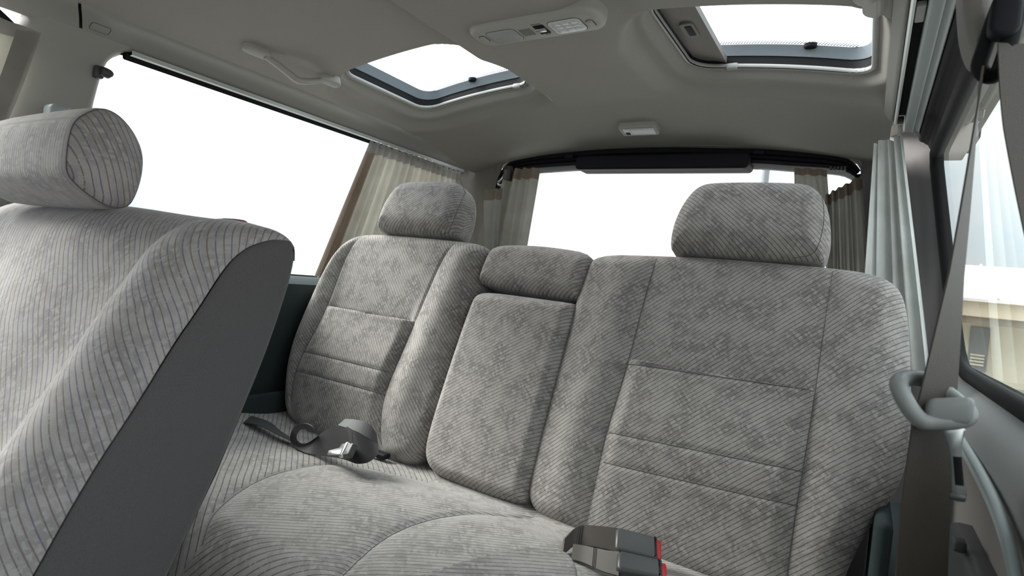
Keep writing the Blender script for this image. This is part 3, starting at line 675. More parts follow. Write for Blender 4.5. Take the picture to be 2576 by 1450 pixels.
# right backrest
RL = [(-.363, .56), (-.363, .532), (-.370, .429), (-.374, .309), (-.386, .177), (-.386, .127), (-.386, .069), (-.384, -.02)]
RRs = [(-.056, .56), (-.056, .534), (-.057, .462), (-.057, .326), (-.059, .196), (-.061, .144), (-.061, .051), (-.061, -.02)]
Rout = smooth_path([(-.498, .538), (-.36, .545), (-.25, .548), (-.056, .546), (.01, .540), (.042, .520), (.056, .478), (.066, .40), (.076, .29), (.070, .21), (.038, .145), (.02, .095), (.006, .03), (-.03, -.01), (-.30, -.016), (-.47, -.006), (-.514, .012), (-.526, .055), (-.527, .20), (-.520, .42), (-.516, .50)], 300, True, 2)
def bumpR(u, v):
    ul = np.interp(v, [.0, .07, .18, .31, .43, .53], [-.385, -.386, -.386, -.374, -.370, -.363]); ur = np.interp(v, [.05, .14, .2, .33, .46, .53], [-.061, -.061, -.059, -.057, -.057, -.056])
    ins = sst(-.004, .030, u - ul) * sst(-.004, .030, ur - u)
    b = ins * lumbar(v) + .012 * gs((u - (ul - .055)) / .045, 1) + .020 * gs((u - (ur + .055)) / .05, 1) * sst(.02, .15, v) * sst(.60, .45, v)
    b = b + sline(u, v, RL) + sline(u, v, RRs)
    for va, vb in ((.312, .322), (.180, .194), (.126, .142)):
        vv = va + (vb - va) * np.clip((u + .38) / .32, 0, 1); b = b - ins * .0025 * gs(v - vv, .004)
    return b
bR, atR = cushion('backrest', Rout, BO, BU, BV, BN, .12, .030, bumpR, math.radians(42 - 90), M['velour'], bench, 420, 90, center=(-.23, .28))
seam(atR, RL[1:-1], bR); seam(atR, RRs[1:], bR)
for va, vb in ((.312, .322), (.180, .194), (.126, .142)): seam(atR, [(-.378, va), (-.2, (va + vb) / 2), (-.058, vb)], bR, r=.0007, lift=.0008)
# left backrest
mx = lambda P: [(-1.272 - u, v) for u, v in P]
LL = [(-1.19, .56), (-1.196, .534), (-1.222, .48), (-1.222, .33), (-1.232, .26), (-1.250, .19), (-1.254, .12), (-1.238, .06), (-1.20, .0)]
LI = [(-.862, .56), (-.871, .532), (-.893, .488), (-.912, .35), (-.922, .26), (-.933, .19), (-.936, .122), (-.918, .062), (-.886, .012)]
Lout = smooth_path([(-.768, .538), (-.90, .546), (-1.10, .548), (-1.20, .544), (-1.245, .528), (-1.275, .49), (-1.30, .40), (-1.318, .29), (-1.312, .17), (-1.285, .07), (-1.25, .02), (-1.17, .0), (-1.0, -.006), (-.85, -.004), (-.800, .01), (-.786, .04), (-.784, .10), (-.782, .25), (-.776, .42), (-.766, .48)], 300, True, 2)
def bumpL(u, v):
    ul = np.interp(v, [.0, .06, .12, .19, .26, .33, .48, .534], [-1.20, -1.238, -1.254, -1.25, -1.232, -1.222, -1.222, -1.196]); ur = np.interp(v, [.012, .062, .122, .19, .26, .35, .488, .532], [-.886, -.918, -.936, -.933, -.922, -.912, -.893, -.871])
    ins = sst(-.004, .030, u - ul) * sst(-.004, .030, ur - u)
    b = ins * lumbar(v) + .020 * gs((u - (ul - .04)) / .04, 1) * sst(.02, .15, v) * sst(.60, .45, v) + .016 * gs((u - (ur + .065)) / .045, 1)
    b = b + sline(u, v, LL) + sline(u, v, LI)
    for vv in (.322, .191, .139): b = b - ins * .0025 * gs(v - vv, .004)
    return b
bL, atL = cushion('backrest', Lout, BO, BU, BV, BN, .12, .030, bumpL, math.radians(-47 - 90), M['velour'], bench, 420, 90, center=(-1.04, .28))
seam(atL, LL[1:-1], bL); seam(atL, LI[1:-1], bL)
for vv in (.322, .191, .139): seam(atL, [(-1.222 - (.03 if vv < .3 else 0), vv), (-1.08, vv + .002), (-.915 - (.02 if vv < .3 else 0), vv)], bL, r=.0007, lift=.0008)
# panel above the armrest
Bout = smooth_path([(-.500, .536), (-.60, .545), (-.68, .545), (-.762, .538), (-.774, .50), (-.778, .455), (-.772, .438), (-.64, .432), (-.52, .428), (-.508, .44), (-.504, .48)], 160, True, 2)
bB, atB = cushion('upper_panel', Bout, BO + BN * .002, BU, BV, BN, .11, .026, lambda u, v: .006 * gs(v - .49, .05), math.radians(38 - 90), M['velour'], bench, 200, 30)
# centre armrest, folded up
Aout = smooth_path([(-.765, .414), (-.73, .422), (-.60, .421), (-.515, .421), (-.510, .415), (-.512, .30), (-.514, .02), (-.525, .004), (-.65, .002), (-.74, .006), (-.775, .03), (-.787, .075), (-.782, .25), (-.774, .39)], 240, True, 2)
bA, atA = cushion('armrest', Aout, BO + BN * .004, BU, BV, BN, .10, .022, lambda u, v: .010 * gs((u + .645) / .13, 1) + .004 * gs(v - .2, .2), math.radians(35 - 90), M['velour'], bench, 300, 60)
# carcass behind the pads
V, F = rbox(BO + BU * -.625 + BV * .23 - BN * .125, (1.24, .03, .50), .01, np.array([BU, BN, BV])); mk('back_shell', V, F, M['velour_dark'], bench)
# headrests
def headrest(name, u0, u1, v0, v1, T, ang, gus, O, U, Vv, N, m, parent, off=0.02):
    out = smooth_path([(u0 + .012, v0), (u1 - .012, v0), (u1 - .002, v0 + .012), (u1, v0 + .06), (u1 - .012, v0 + .11), (u1 - .035, v1 - .008), (u1 - .07, v1), (u0 + .07, v1), (u0 + .035, v1 - .008), (u0 + .012, v0 + .11), (u0, v0 + .06), (u0 + .002, v0 + .012)], 200, True, 2)
    c = np.array([(u0 + u1) / 2, (v0 + v1) / 2])
    b, at = cushion(name, out, O + N * off, U, Vv, N, T, .034, lambda u, v: .010 * gs((v - v0 - .06) / .07, 1), ang, m, parent, 240, 40)
    return b, at, out
hR, atHR, outR = headrest('headrest', -.345, -.066, .548, .702, .085, math.radians(-40 - 90), 1, BO, BU, BV, BN, M['velour'], bench)
seam(atHR, [(-.100, .700), (-.086, .665), (-.078, .62), (-.080, .575), (-.086, .556), (-.12, .551)], hR)
for u_ in (-.27, -.14): mk('post', *tube(np.array([BO + BU * u_ + BV * .52 - BN * .05, BO + BU * u_ + BV * .60 - BN * .05]), .006, 10), M['steel'], hR)
hL, atHL, outL = headrest('headrest', -1.145, -.868, .548, .700, .085, math.radians(37 - 90), 1, BO, BU, BV, BN, M['velour'], bench)
seam(atHL, [(-.900, .698), (-.884, .66), (-.879, .62), (-.880, .575), (-.886, .556), (-.92, .551)], hL)
for u_ in (-1.07, -.94): mk('post', *tube(np.array([BO + BU * u_ + BV * .52 - BN * .05, BO + BU * u_ + BV * .60 - BN * .05]), .006, 10), M['steel'], hL)
# seat cushion: height field
def zcush(x, y, hump=True):
    z = -.418 - .022 * sst(.80, .97, y) + .012 * sst(.9, .6, y)
    if hump: z = z + .046 * sst(-.004, .020, .728 - 22 * (x + .318) ** 2 - y)        # crown of the right cushion
    z = z + .010 * gs((x + .80) / .30, 1) * gs((y - .68) / .22, 1) + .016 * gs((x + 1.27) / .07, 1)
    z = z - .10 * np.clip((.52 - y) / .09, 0, 3) ** 2 * (y < .52)
    return z
def cush_pts(pl, z=-.415): return np.array([onz(*p, z)[:2] for p in pl])
SC1 = cush_pts([(512, 1345), (530, 1310), (600, 1250), (690, 1205), (780, 1178), (850, 1168), (960, 1172), (1080, 1185)])
SC2 = cush_pts([(850, 1470), (900, 1420), (960, 1370), (1030, 1330), (1110, 1300), (1200, 1283), (1300, 1272), (1340, 1268)])
nx_, ny_ = 330, 150
gx, gy = np.meshgrid(np.linspace(-1.29, .035, nx_), np.r_[np.linspace(.44, 1.02, ny_)], indexing='ij')
Q = np.stack([gx.ravel(), gy.ravel()], 1); gz = zcush(Q[:, 0], Q[:, 1])
for s_ in (SC1, SC2): d_ = pdist(Q, smooth_path(s_, 50, it=2), False); gz = gz - .004 * gs(d_, .006) - .004 * gs(d_, .03)
# stripes: along x on the middle, along y on the outer left; the UV turns with the pattern
_o = np.argsort(SC1[:, 1]); sd1 = np.interp(Q[:, 1], SC1[_o, 1], SC1[_o, 0]); outer = Q[:, 0] < sd1
curv = Q[:, 1] + .10 * np.clip((Q[:, 0] + .62), -.4, .4) ** 2
uvm = np.stack([.75 * (.75 * Q[:, 1] - .62 * Q[:, 0]), .75 * (.75 * Q[:, 0] + .62 * Q[:, 1])], 1); uvo = np.stack([.62 * (.62 * Q[:, 0] + .78 * Q[:, 1]), .62 * (.62 * Q[:, 1] - .78 * Q[:, 0])], 1)
uvc = np.where(outer[:, None], uvo, uvm)
F = gridf(nx_, ny_)
def part_cushion(name, x0, x1):
    cx_ = Q[:, 0][F].mean(1); kf = F[(cx_ >= x0) & (cx_ < x1)]
    ids, inv = np.unique(kf, return_inverse=True); inv = inv.reshape(kf.shape)
    V = np.c_[Q[ids], gz[ids]]
    n_ = len(V); k0 = [a_ * ny_ for a_ in range(nx_)] + [(nx_ - 1) * ny_ + b_ for b_ in range(1, ny_)] + [a_ * ny_ + ny_ - 1 for a_ in range(nx_ - 2, -1, -1)] + [b_ for b_ in range(ny_ - 2, 0, -1)]
    B = V[k0].copy(); B[:, 2] = np.minimum(B[:, 2] - .02, -.58); V = np.vstack([V, B]); m_ = len(k0)
    inv = inv.tolist() + [[k0[q_], n_ + q_, n_ + (q_ + 1) % m_, k0[(q_ + 1) % m_]] for q_ in range(m_)] + [[n_ + q_ for q_ in range(m_)]]
    uu = np.vstack([uvc, uvc[k0] + A(.1, .1)])
    sq = onz(1404, 1318, -.43)
    for _ in range(12): sq = .5 * sq + .5 *  onz(1404, 1318, float(zcush(sq[0], sq[1])))
    M['velour_cushion'] = fabric('striped_velour_cushion', (0.36, 0.342, 0.322), (0.235, 0.222, 0.208), stain=(sq[0], sq[1], sq[2] + H0))
    return mk(name, V, inv, M['velour_cushion'], bench, uu)
cu = part_cushion('seat_cushion', -2, 2)
def cseam(pl):
    P = smooth_path(pl, 60, it=2); z = zcush(P[:, 0], P[:, 1]) - .0078; return mk('seam', *tube(np.c_[P, z], .0009, 6), M['seam'], cu)
cseam(SC1); cseam(SC2)
mk('seat_base', *rbox((-.63, .76, -.70), (1.22, .50, .24), .02), M['velour_dark'], bench)
mk('side_cover', *rbox((.050, 1.04, -.50), (.022, .20, .44), .01), M['teal'], bench)
mk('side_cover', *rbox((-1.298, .99, -.50), (.02, .24, .26), .008), M['teal'], bench)
# stain on the seat
st = A(*onz(1404, 1318, -.43))
# side wheel housing on the right and left of the bench
struct(mk('trim_10', *rbox((.105, 1.28, -.62), (.07, .55, .44), .05), M['teal']), 'dark wheel housing trim right of the bench')

# ------------------------------------------------------------------ near seat on the left
XS = -.58; K = 1.16
fr_ = np.array([onx(*p, XS)[1:] for p in [(712, 604), (690, 603), (655, 611), (620, 627), (590, 652), (560, 690), (500, 785), (440, 870), (350, 1020), (230, 1200), (90, 1450)]])
bk_ = np.array([onx(*p, XS)[1:] for p in [(728, 609), (744, 625), (753, 650), (748, 690), (735, 740), (690, 880), (650, 980), (560, 1200), (440, 1450)]])
fr_ = np.vstack([fr_, fr_[-1] + (fr_[-1] - fr_[-2]) * 1.3]); bk_ = np.vstack([bk_, bk_[-1] + (bk_[-1] - bk_[-2]) * .8])
near = thing('passenger_seat', 'near grey striped seat on the left with charcoal side, seen from the front', 'seat', (-.95, .30, -.84))
# charcoal side: columns run from the front edge to the rear edge
nrow = 90; fs, bs = smooth_path(fr_, nrow, it=2), smooth_path(bk_, nrow, it=2)
V = []
for k_ in range(nrow):
    for t_ in np.linspace(0, 1, 22):
        q = fs[k_] + (bs[k_] - fs[k_]) * t_; w_ = np.linalg.norm(bs[k_] - fs[k_]); d_ = w_ * (1 - t_)
        V.append((XS - .002 + .010 * math.sin(math.pi * min(1, t_ * 1.0)) ** .6 - .016 * max(0, 1 - d_ / .016) ** 2 * (w_ > .03), q[0], q[1]))
mk('side_panel', np.array(V), gridf(nrow, 22), M['velour_dark'], near)
# upholstered front: rows follow the front rim, columns run to the left
rim = smooth_path(np.vstack([bk_[2] + A(-.006, -.004), bk_[1] + A(-.001, 0), bk_[0], fr_]), 170, it=2)
s_arc = np.r_[0, np.cumsum(np.linalg.norm(np.diff(rim, axis=0), axis=1))]
tz = np.gradient(rim, axis=0); tz /= np.linalg.norm(tz, axis=1)[:, None]; nrm = np.stack([tz[:, 1], -tz[:, 0]], 1)
i_mid = 120
if nrm[i_mid][0] > 0: nrm = -nrm                    # outward = towards the front / the top
Wn = .66; cols = np.r_[0, .001, .003, .006, .010, np.linspace(.015, Wn, 190)]
s_top = s_arc[np.argmax(rim[:, 1])]
def near_off(d, s):
    """outward bulge at distance d from the side rim and arc s from the rear of the top"""
    act = sst(s_top - .01, s_top + .10, s)
    r_ = .030; e = np.sqrt(np.maximum(r_ * r_ - (r_ - np.clip(d, 0, r_)) ** 2, 0))
    ds = .098 - .0 * s                                # inner seam of the bolster
    bol = .016 * gs((d - .055) / .04, 1)
    insd = sst(ds - .004, ds + .03, d)
    b = e * (.35 + .55 * act) + act * (bol - .012 * insd * gs((d - .14) / .10, 1)) - act * .006 * gs((d - ds) / .006, 1)
    b = b + act * .010 * gs((d - .30) / .16, 1)
    b = b + (1 - .6 * act) * (.008 * sst(0, .10, d) + .012 * sst(.08, .45, d))
    b = b * sst(0, .035, s)
    lum = s - (s_top + .335)
    b = b + insd * act * (.014 * gs((lum - .06) / .09, 1) * (lum > 0) + .014 * math.exp(-(.06 / .09) ** 2) * 0 - .008 * np.exp(-np.clip(-lum, 0, 9) / .05) * (lum <= 0) - .003 * gs(lum, .005))
    return b
dd_, ss_ = np.meshgrid(cols, s_arc, indexing='ij')
off = near_off(dd_, ss_)
Yz = rim[None] + nrm[None] * off[..., None]
V = np.stack([XS - dd_, Yz[..., 0], Yz[..., 1]], -1)
edge_extra = np.cumsum(np.r_[np.zeros((1, len(s_arc))), np.hypot(np.diff(dd_, axis=0), np.diff(off, axis=0))], axis=0)
uvn = np.stack([edge_extra * .69 + ss_ * .72, ss_ * .69 - edge_extra * .72], -1).reshape(-1, 2)
fb = mk('backrest', V.reshape(-1, 3), gridf(len(cols), len(s_arc)), M['velour_tint'], near, uvn)
def near_at(d, s, lift=0.0):
    d = np.asarray(d, float); s = np.asarray(s, float); y = np.interp(s, s_arc, rim[:, 0]); z = np.interp(s, s_arc, rim[:, 1]); n0 = np.interp(s, s_arc, nrm[:, 0]); n1 = np.interp(s, s_arc, nrm[:, 1]); o_ = near_off(d, s) + lift
    return np.stack([XS - d, y + n0 * o_, z + n1 * o_], 1)
ss1 = np.linspace(s_top - .01, s_arc[-1], 120); mk('seam', *tube(near_at(np.full(120, .098), ss1, .0002), .0008, 6), M['seam'], fb)
dd1 = np.linspace(.098, .5, 80); mk('seam', *tube(near_at(dd1, np.full(80, s_top + .335), .0002), .0007, 6), M['seam'], fb)
ss2 = np.linspace(s_top + .0, s_arc[-1], 120)
# rear shell, cushion and base of the near seat
Vb = np.array([(x, y, z) for x in (XS - .012, XS - Wn) for y, z in bk_[1:]]); nb = len(bk_) - 1
mk('back_shell', Vb, [[j, j + 1, nb + j + 1, nb + j] for j in range(nb - 1)], M['velour_dark'], near)
mk('seat_cushion', *rbox((XS - .34, .02, -.49), (.62, .46, .13), .05), M['velour_dark'], near)
mk('seat_base', *rbox((XS - .34, .05, -.70), (.50, .36, .28), .02), M['dkgrey'], near)
# recline button peeping over the top
q = A(XS - .115, np.interp(s_top - .03, s_arc, rim[:, 0]), np.interp(s_top - .03, s_arc, rim[:, 1]))
qq = onx(552, 546, XS - .12)
kb = mk('release_knob', *slab(rrect(.040, .026, .012), qq + A(0, .02, -.0165), (1, 0, 0), (0, 1, 0), (0, 0, 1), 0, .0165, .006), M['redmark'], near); kb['label'] = 'dark red release knob'
# headrest of the near seat
hx = -.80
prof = np.array([onx(*p, hx)[1:] for p in [(185, 300), (225, 275), (262, 264), (305, 283), (345, 330), (368, 385), (366, 440), (350, 495), (328, 530), (280, 528), (232, 500), (195, 470), (168, 440), (166, 400), (172, 350)]])
prof = smooth_path(prof, 90, True, 2); pcn = prof.mean(0)
rowsx = [(0.000, .60), (.003, .76), (.009, .885), (.018, .955), (.030, .99), (.045, 1.0), (.10, 1.02), (.20, 1.03), (.28, 1.02), (.335, .99), (.355, .93), (.37, .8), (.375, .6)]
rowsx = [(a_, b_) for a_, b_ in rowsx]
aa = np.linspace(0, .375, 60); bb = np.interp(aa, *np.array(rowsx).T)
V = []; U_ = []
cum = np.r_[0, np.cumsum(np.linalg.norm(np.diff(np.vstack([prof, prof[:1]]), axis=0), axis=1))][:-1]
for a_, b_ in zip(aa, bb):
    for k_, p_ in enumerate(prof):
        q = pcn + (p_ - pcn) * b_
        V.append((hx + .012 - a_, q[0] + (.0 if a_ < .05 else 0), q[1])); U_.append((q[0] * .93 + q[1] * .38, q[1]) if a_ < .0195 else (a_ + .005, cum[k_]))
nb = len(prof); V = np.array(V); Fh = [[i * nb + j, i * nb + (j + 1) % nb, (i + 1) * nb + (j + 1) % nb, (i + 1) * nb + j] for i in range(len(aa) - 1) for j in range(nb)]
# end faces: rings with their own stripe direction
def endcap(i, sgn):
    global V, Fh, U_
    base = V[i * nb:(i + 1) * nb]; c = base.mean(0); Vn = []; Un = []
    n0 = len(V); 
    for k_ in (1.0, .8, .6, .4, .2, .02):
        p = c + (base - c) * k_; p[:, 0] += sgn * .008 * (1 - k_ ** 2)
        Vn.append(p); Un += [(q[1] * .93 + q[2] * .38, q[2]) for q in p]
    V = np.vstack([V] + Vn); U_ = U_ + Un
    for r_ in range(5):
        for j in range(nb): Fh.append([n0 + r_ * nb + j, n0 + r_ * nb + (j + 1) % nb, n0 + (r_ + 1) * nb + (j + 1) % nb, n0 + (r_ + 1) * nb + j])
    Fh.append([n0 + 5 * nb + j for j in range(nb)])
endcap(0, 1); endcap(len(aa) - 1, -1)
hN = mk('headrest', V, Fh, M['velour_tint'], near, np.array(U_))
sp_ = np.array([(hx + .012 - .0175, *(pcn + (p_ - pcn) * (.952 + .003))) for p_ in prof]); mk('seam', *tube(sp_, .0008, 5, True), M['seam'], hN)
for x_ in (-.90, -1.08): mk('post', *tube(np.array([(x_, .36, -.03), (x_, .375, .05)]), .006, 10), M['steel'], hN)

# ------------------------------------------------------------------ curtains
def curtain(name, label, top, bot, nfold, amp, n, m, band=0.0, mband=None, hem=None, mhem=None, nt=26, seed=1, sharp=1.0, sway=None):
    """pleated cloth between two 3-D edges"""
    rg = np.random.default_rng(seed); ns = nfold * 10 + 1
    tp = resample(top, ns); bt = resample(bot, ns); s = np.linspace(0, 1, ns)
    ph = np.interp(s, np.linspace(0, 1, nfold + 1), np.cumsum(np.r_[0, rg.uniform(.65, 1.35, nfold)])) ; am = np.interp(s, np.linspace(0, 1, nfold + 1), rg.uniform(.5, 1.2, nfold + 1))
    w = np.sin(2 * np.pi * ph) ; w = np.sign(w) * np.abs(w) ** sharp
    t = np.linspace(0, 1, nt)
    P = tp[:, None] + (bt - tp)[:, None] * t[None, :, None]
    drift = .15 * np.sin(3 * t[None] + 9 * s[:, None] + seed)
    P = P + np.asarray(n)[None, None] * (amp * (am * w)[:, None] * (.75 + .5 * t[None]) + amp * drift)[..., None]
    if sway is not None: P = P + sway(s[:, None], t[None])
    root = thing(name, label, 'curtain', tuple(P.reshape(-1, 3)[P.reshape(-1, 3)[:, 2].argmin()]))
    def sheet(nm, i0, i1, j0, j1, mm, off=0):
        G = P[i0:i1, j0:j1]; a_, b_ = G.shape[:2]; G = G + np.asarray(n) * off
        V = np.concatenate([G.reshape(-1, 3), (G + np.asarray(n) * .0012).reshape(-1, 3)]); f = gridf(a_, b_); f = np.vstack([f, f[:, ::-1] + a_ * b_])
        k_ = a_ * b_; ed = []
        for i in range(a_ - 1):
            for j in (0, b_ - 1): ed.append([i * b_ + j, (i + 1) * b_ + j, k_ + (i + 1) * b_ + j, k_ + i * b_ + j])
        for j in range(b_ - 1):
            for i in (0, a_ - 1): ed.append([i * b_ + j, i * b_ + j + 1, k_ + i * b_ + j + 1, k_ + i * b_ + j])
        return mk(nm, V, np.vstack([f, np.array(ed)]), mm, root)
    jb = max(2, int(band * nt)) if band else 0
    ih = max(2, int(hem * ns)) if hem else 0
    sheet('cloth', ih - 1 if ih else 0, ns, jb - 1 if jb else 0, nt, m)
    if jb: sheet('heading_band', 0, ns, 0, jb, mband or M['cloth_band'])
    if ih: sheet('hem', 0, ih, jb - 1 if jb else 0, nt, mhem or M['cloth_brown'])
    return root, P
nL = A(1, 0, .15)
crt, PL = curtain('curtain', 'pleated cream curtain gathered at the rear end of the left window', [(-1.284, 1.195, .352), (-1.284, 1.30, .352), (-1.284, 1.63, .352)], [(-1.318, 1.07, -.06), (-1.318, 1.24, -.06), (-1.318, 1.64, -.06)], 15, .011, nL, M['cloth'], band=.15, hem=.09, seed=4, sharp=.8)
for k_ in range(12):
    y_ = 1.235 + k_ * .0345
    hkp = np.array([(-1.291, y_, .359), (-1.289, y_ + .003, .353), (-1.284, y_ + .004, .347), (-1.281, y_ + .002, .343)])
    gl_ = mk('glider', *tube(hkp, .0016, 6), M['piping'], crt)
for k_ in range(11):
    y_ = 1.240 + k_ * .0345; mk('rail_spacer', *tube(np.array([(-1.2865, y_ + .006, .3565), (-1.2865, y_ + .028, .3565)]), .0026, 8), M['alu'], crt)
p = lambda a, b, y: ony(a, b, y)
c2, P2 = curtain('curtain', 'taupe curtain bunched at the left edge of the rear window', [p(1270, 432, 1.625), p(1300, 425, 1.62), p(1356, 423, 1.615)], [p(1228, 650, 1.60), p(1270, 650, 1.60), p(1318, 650, 1.60)], 4, .018, A(0, -1, .1), M['cloth'], band=.16, mband=M['cloth_brown'], seed=2, sharp=.9)
c2b, _ = curtain('curtain', 'narrow taupe curtain strip hanging lower in the left rear corner', [p(1217, 478, 1.565), p(1240, 476, 1.562), p(1266, 474, 1.56)], [p(1217, 650, 1.555), p(1235, 650, 1.553), p(1252, 650, 1.552)], 2, .005, A(0, -1, .1), M['cloth'], band=.2, mband=M['cloth_brown'], seed=8)
hkp = ony(1262, 455, 1.61)
th = thing('curtain_hook', 'metal curtain tie hook above the lower left rear curtain strip', 'hook', tuple(hkp))
mk('hook', *tube(smooth_path(np.array([hkp + A(.006, .01, .03), hkp + A(.003, 0, .012), hkp + A(-.004, -.004, 0), hkp + A(-.012, -.004, -.006), hkp + A(-.008, -.004, -.016), hkp + A(.002, 0, -.014)]), 24), .0042, 8), M['steel'], th)
mk('base', *rbox(hkp + A(.012, .015, .028), (.03, .02, .05), .006), M['dkgrey'], th)
c3, _ = curtain('curtain', 'dark taupe curtain panel right of the right headrest', [p(2076, 492, 1.60), p(2110, 474, 1.59), p(2168, 440, 1.575)], [p(2078, 720, 1.585), p(2120, 720, 1.575), p(2186, 720, 1.56)], 5, .017, A(0, -1, .1), M['cloth'], band=.16, mband=M['cloth_brown'], seed=5, sharp=.9)
c4, _ = curtain('curtain', 'short piece of brown-banded curtain above the right headrest', [p(1998, 424, 1.635), p(2035, 424, 1.635), p(2080, 428, 1.635)], [p(2000, 640, 1.62), p(2040, 640, 1.62), p(2095, 640, 1.62)], 3, .007, A(0, -1, .1), M['cloth'], band=.14, mband=M['cloth_brown'], seed=6)
for k_ in range(5):
    q = ony(2090 + k_ * 9, 424, 1.64); mk('glider', *rbox(q, (.006, .008, .012), .002), M['dkgrey'], c4)
c5, P5 = curtain('curtain', 'pale grey curtain gathered beside the right side window', [p(2203, 366, 1.385), p(2225, 350, 1.40), p(2246, 354, 1.405), p(2270, 338, 1.41)], [p(2165, 960, 1.41), p(2235, 960, 1.41), p(2300, 960, 1.39), p(2340, 955, 1.37)], 4, .018, A(-.40, -.91, 0), M['cloth_pale'], band=.08, mband=M['cloth_pale'], seed=31, sharp=.7, nt=40)
q = ony(2262, 330, 1.41); mk('glider', *tube(np.array([q + A(0, 0, .012), q + A(.002, 0, 0), q + A(.001, 0, -.012)]), .0035, 8), M['piping'], c5)
c6, _ = curtain('curtain', 'grey curtain with a plain border at the upper left corner', [onx(-60, 20, -1.275), onx(20, 52, -1.268), onx(96, 80, -1.262)], [onx(-260, 520, -1.285), onx(-120, 480, -1.28), onx(-40, 420, -1.275)], 2, .003, A(1, 0, .1), M['cloth'], band=.12, mband=M['cloth_band'], seed=3)
# plain vertical border of that curtain
bq = [onx(96, 80, -1.258), onx(40, 240, -1.262), onx(0, 325, -1.266), onx(-40, 420, -1.270)]
mk('border', *ribbon(smooth_path(np.array([b_ + A(0, -.012, -.004) for b_ in bq]), 24), A(0, 1, .25), .034, .0014), M['cloth_band'], c6)

# ------------------------------------------------------------------ right shoulder belt, near the lens
sb = thing('seat_belt', 'brown-black shoulder belt hanging in front of the right side window', 'seat belt', (.062, .60, -.25))
def py(a, b, y): return ony(a, b, y)
# anchor cover, a rounded boot standing off the pillar
cv = np.array([py(2420, -90, .61)[[0, 2]], py(2424, 0, .61)[[0, 2]], py(2429, 60, .61)[[0, 2]], py(2442, 110, .61)[[0, 2]], py(2462, 140, .61)[[0, 2]], py(2500, 120, .61)[[0, 2]], py(2512, 40, .61)[[0, 2]], py(2520, -90, .61)[[0, 2]]])
cv = smooth_path(cv, 60, True, 2)
ar = (np.roll(cv, -1, 0)[:, 1] * cv[:, 0] - cv[:, 1] * np.roll(cv, -1, 0)[:, 0]).sum()
cv = cv if ar > 0 else cv[::-1]
mk('anchor_cover', *slab(cv, (0, .625, 0), (1, 0, 0), (0, 0, 1), (0, -1, 0), -.03, .018, .012, 6), M['trim_dark'], sb)
g0, g1 = py(2468, 188, .60), py(2560, 60, .585)
ring = smooth_path(np.array([py(2462, 165, .603), py(2470, 185, .602), py(2492, 196, .60), py(2512, 186, .597), py(2530, 140, .592), py(2552, 60, .588), py(2560, 0, .588), py(2530, -20, .592), py(2505, 40, .597), py(2478, 120, .602)]), 60, True, 2)
mk('guide_ring', *tube(ring, .0062, 10, True, up=A(0, 1, 0)), M['black'], sb)
mk('bolt_cap', *slab(rrect(.020, .034, .0095), py(2530, 40, .582), (1, 0, 0), (0, 0, 1), (0, -1, 0), -.01, .005, .004), M['blackp'], sb)
# webbing: from the ring down past the tongue
ctr = smooth_path(np.array([py(2468, 190, .602), py(2462, 260, .602), py(2450, 350, .60), py(2432, 500, .60), py(2405, 700, .598), py(2378, 880, .595), py(2360, 1000, .592), py(2345, 1080, .592), py(2330, 1250, .60), py(2318, 1450, .605), py(2310, 1600, .61)]), 70, it=2)
tt = np.linspace(0, 1, 70)
angw = np.interp(tt, [0, .15, .35, .6, .8, 1], [86, 80, 72, 50, 38, 32])
Wd = np.stack([np.cos(np.radians(angw)), np.sin(np.radians(angw)), np.zeros(70)], 1)
mk('webbing', *ribbon(ctr, Wd, .046, .0014), M['web'], sb)
# the second strand, behind, going down to the retractor
c2_ = smooth_path(np.array([py(2560, 110, .588), py(2576, 250, .58), py(2622, 480, .57), py(2690, 760, .56), py(2750, 1050, .55)]), 40, it=2)
mk('webbing', *ribbon(c2_, A(.93, .36, 0), np.interp(np.linspace(0, 1, 40), [0, .25, 1], [.028, .036, .040]), .0014), M['web'], sb)
# tongue: plastic loop with a steel blade
Yt = .575
lp = [py(2262, 962, Yt + .02), py(2275, 948, Yt + .025), py(2310, 944, Yt + .035), py(2330, 950, Yt + .035)]
e0, e1 = py(2335, 1052, Yt), py(2436, 1050, Yt)
tg = mk('tongue', *rbox((e0 + e1) / 2 + A(0, 0, .005), (float(np.linalg.norm(e1 - e0)) + .006, .014, .022), .006, np.array([unit(e1 - e0), A(0, 1, 0), A(0, 0, 1)])), M['tongue'], sb)
loop = smooth_path(np.array([py(2345, 1062, Yt - .002), py(2318, 1062, Yt - .006), py(2292, 1035, Yt - .008), py(2272, 1000, Yt - .006), py(2258, 968, Yt), py(2268, 953, Yt + .012), py(2310, 950, Yt + .028), py(2350, 966, Yt + .034), py(2395, 1000, Yt + .030), py(2434, 1034, Yt + .014), py(2438, 1052, Yt + .004), py(2400, 1062, Yt)]), 80, True, 2)
mk('loop', *tube(loop, .0068, 10, True, up=A(0, 1, 0)), M['tongue'], tg)
bl_ = np.array([py(a, b, Yt)[[0, 2]] for a, b in [(2362, 1068), (2432, 1074), (2424, 1100), (2418, 1130), (2420, 1180), (2430, 1225), (2434, 1252), (2418, 1266), (2398, 1262), (2394, 1235), (2394, 1180), (2388, 1130), (2374, 1092)]])
bl_ = smooth_path(bl_, 60, True, 1); ar = (np.roll(bl_, -1, 0)[:, 1] * bl_[:, 0] - bl_[:, 1] * np.roll(bl_, -1, 0)[:, 0]).sum(); bl_ = bl_ if ar > 0 else bl_[::-1]
bld = mk('steel_blade', *slab(bl_, (0, Yt, 0), (1, 0, 0), (0, 0, 1), (0, -1, 0), -.0025, .0005, .0006, 2), M['steel'], tg)
sl0, sl1 = py(2408, 1150, Yt - .0008), py(2414, 1222, Yt - .0008)
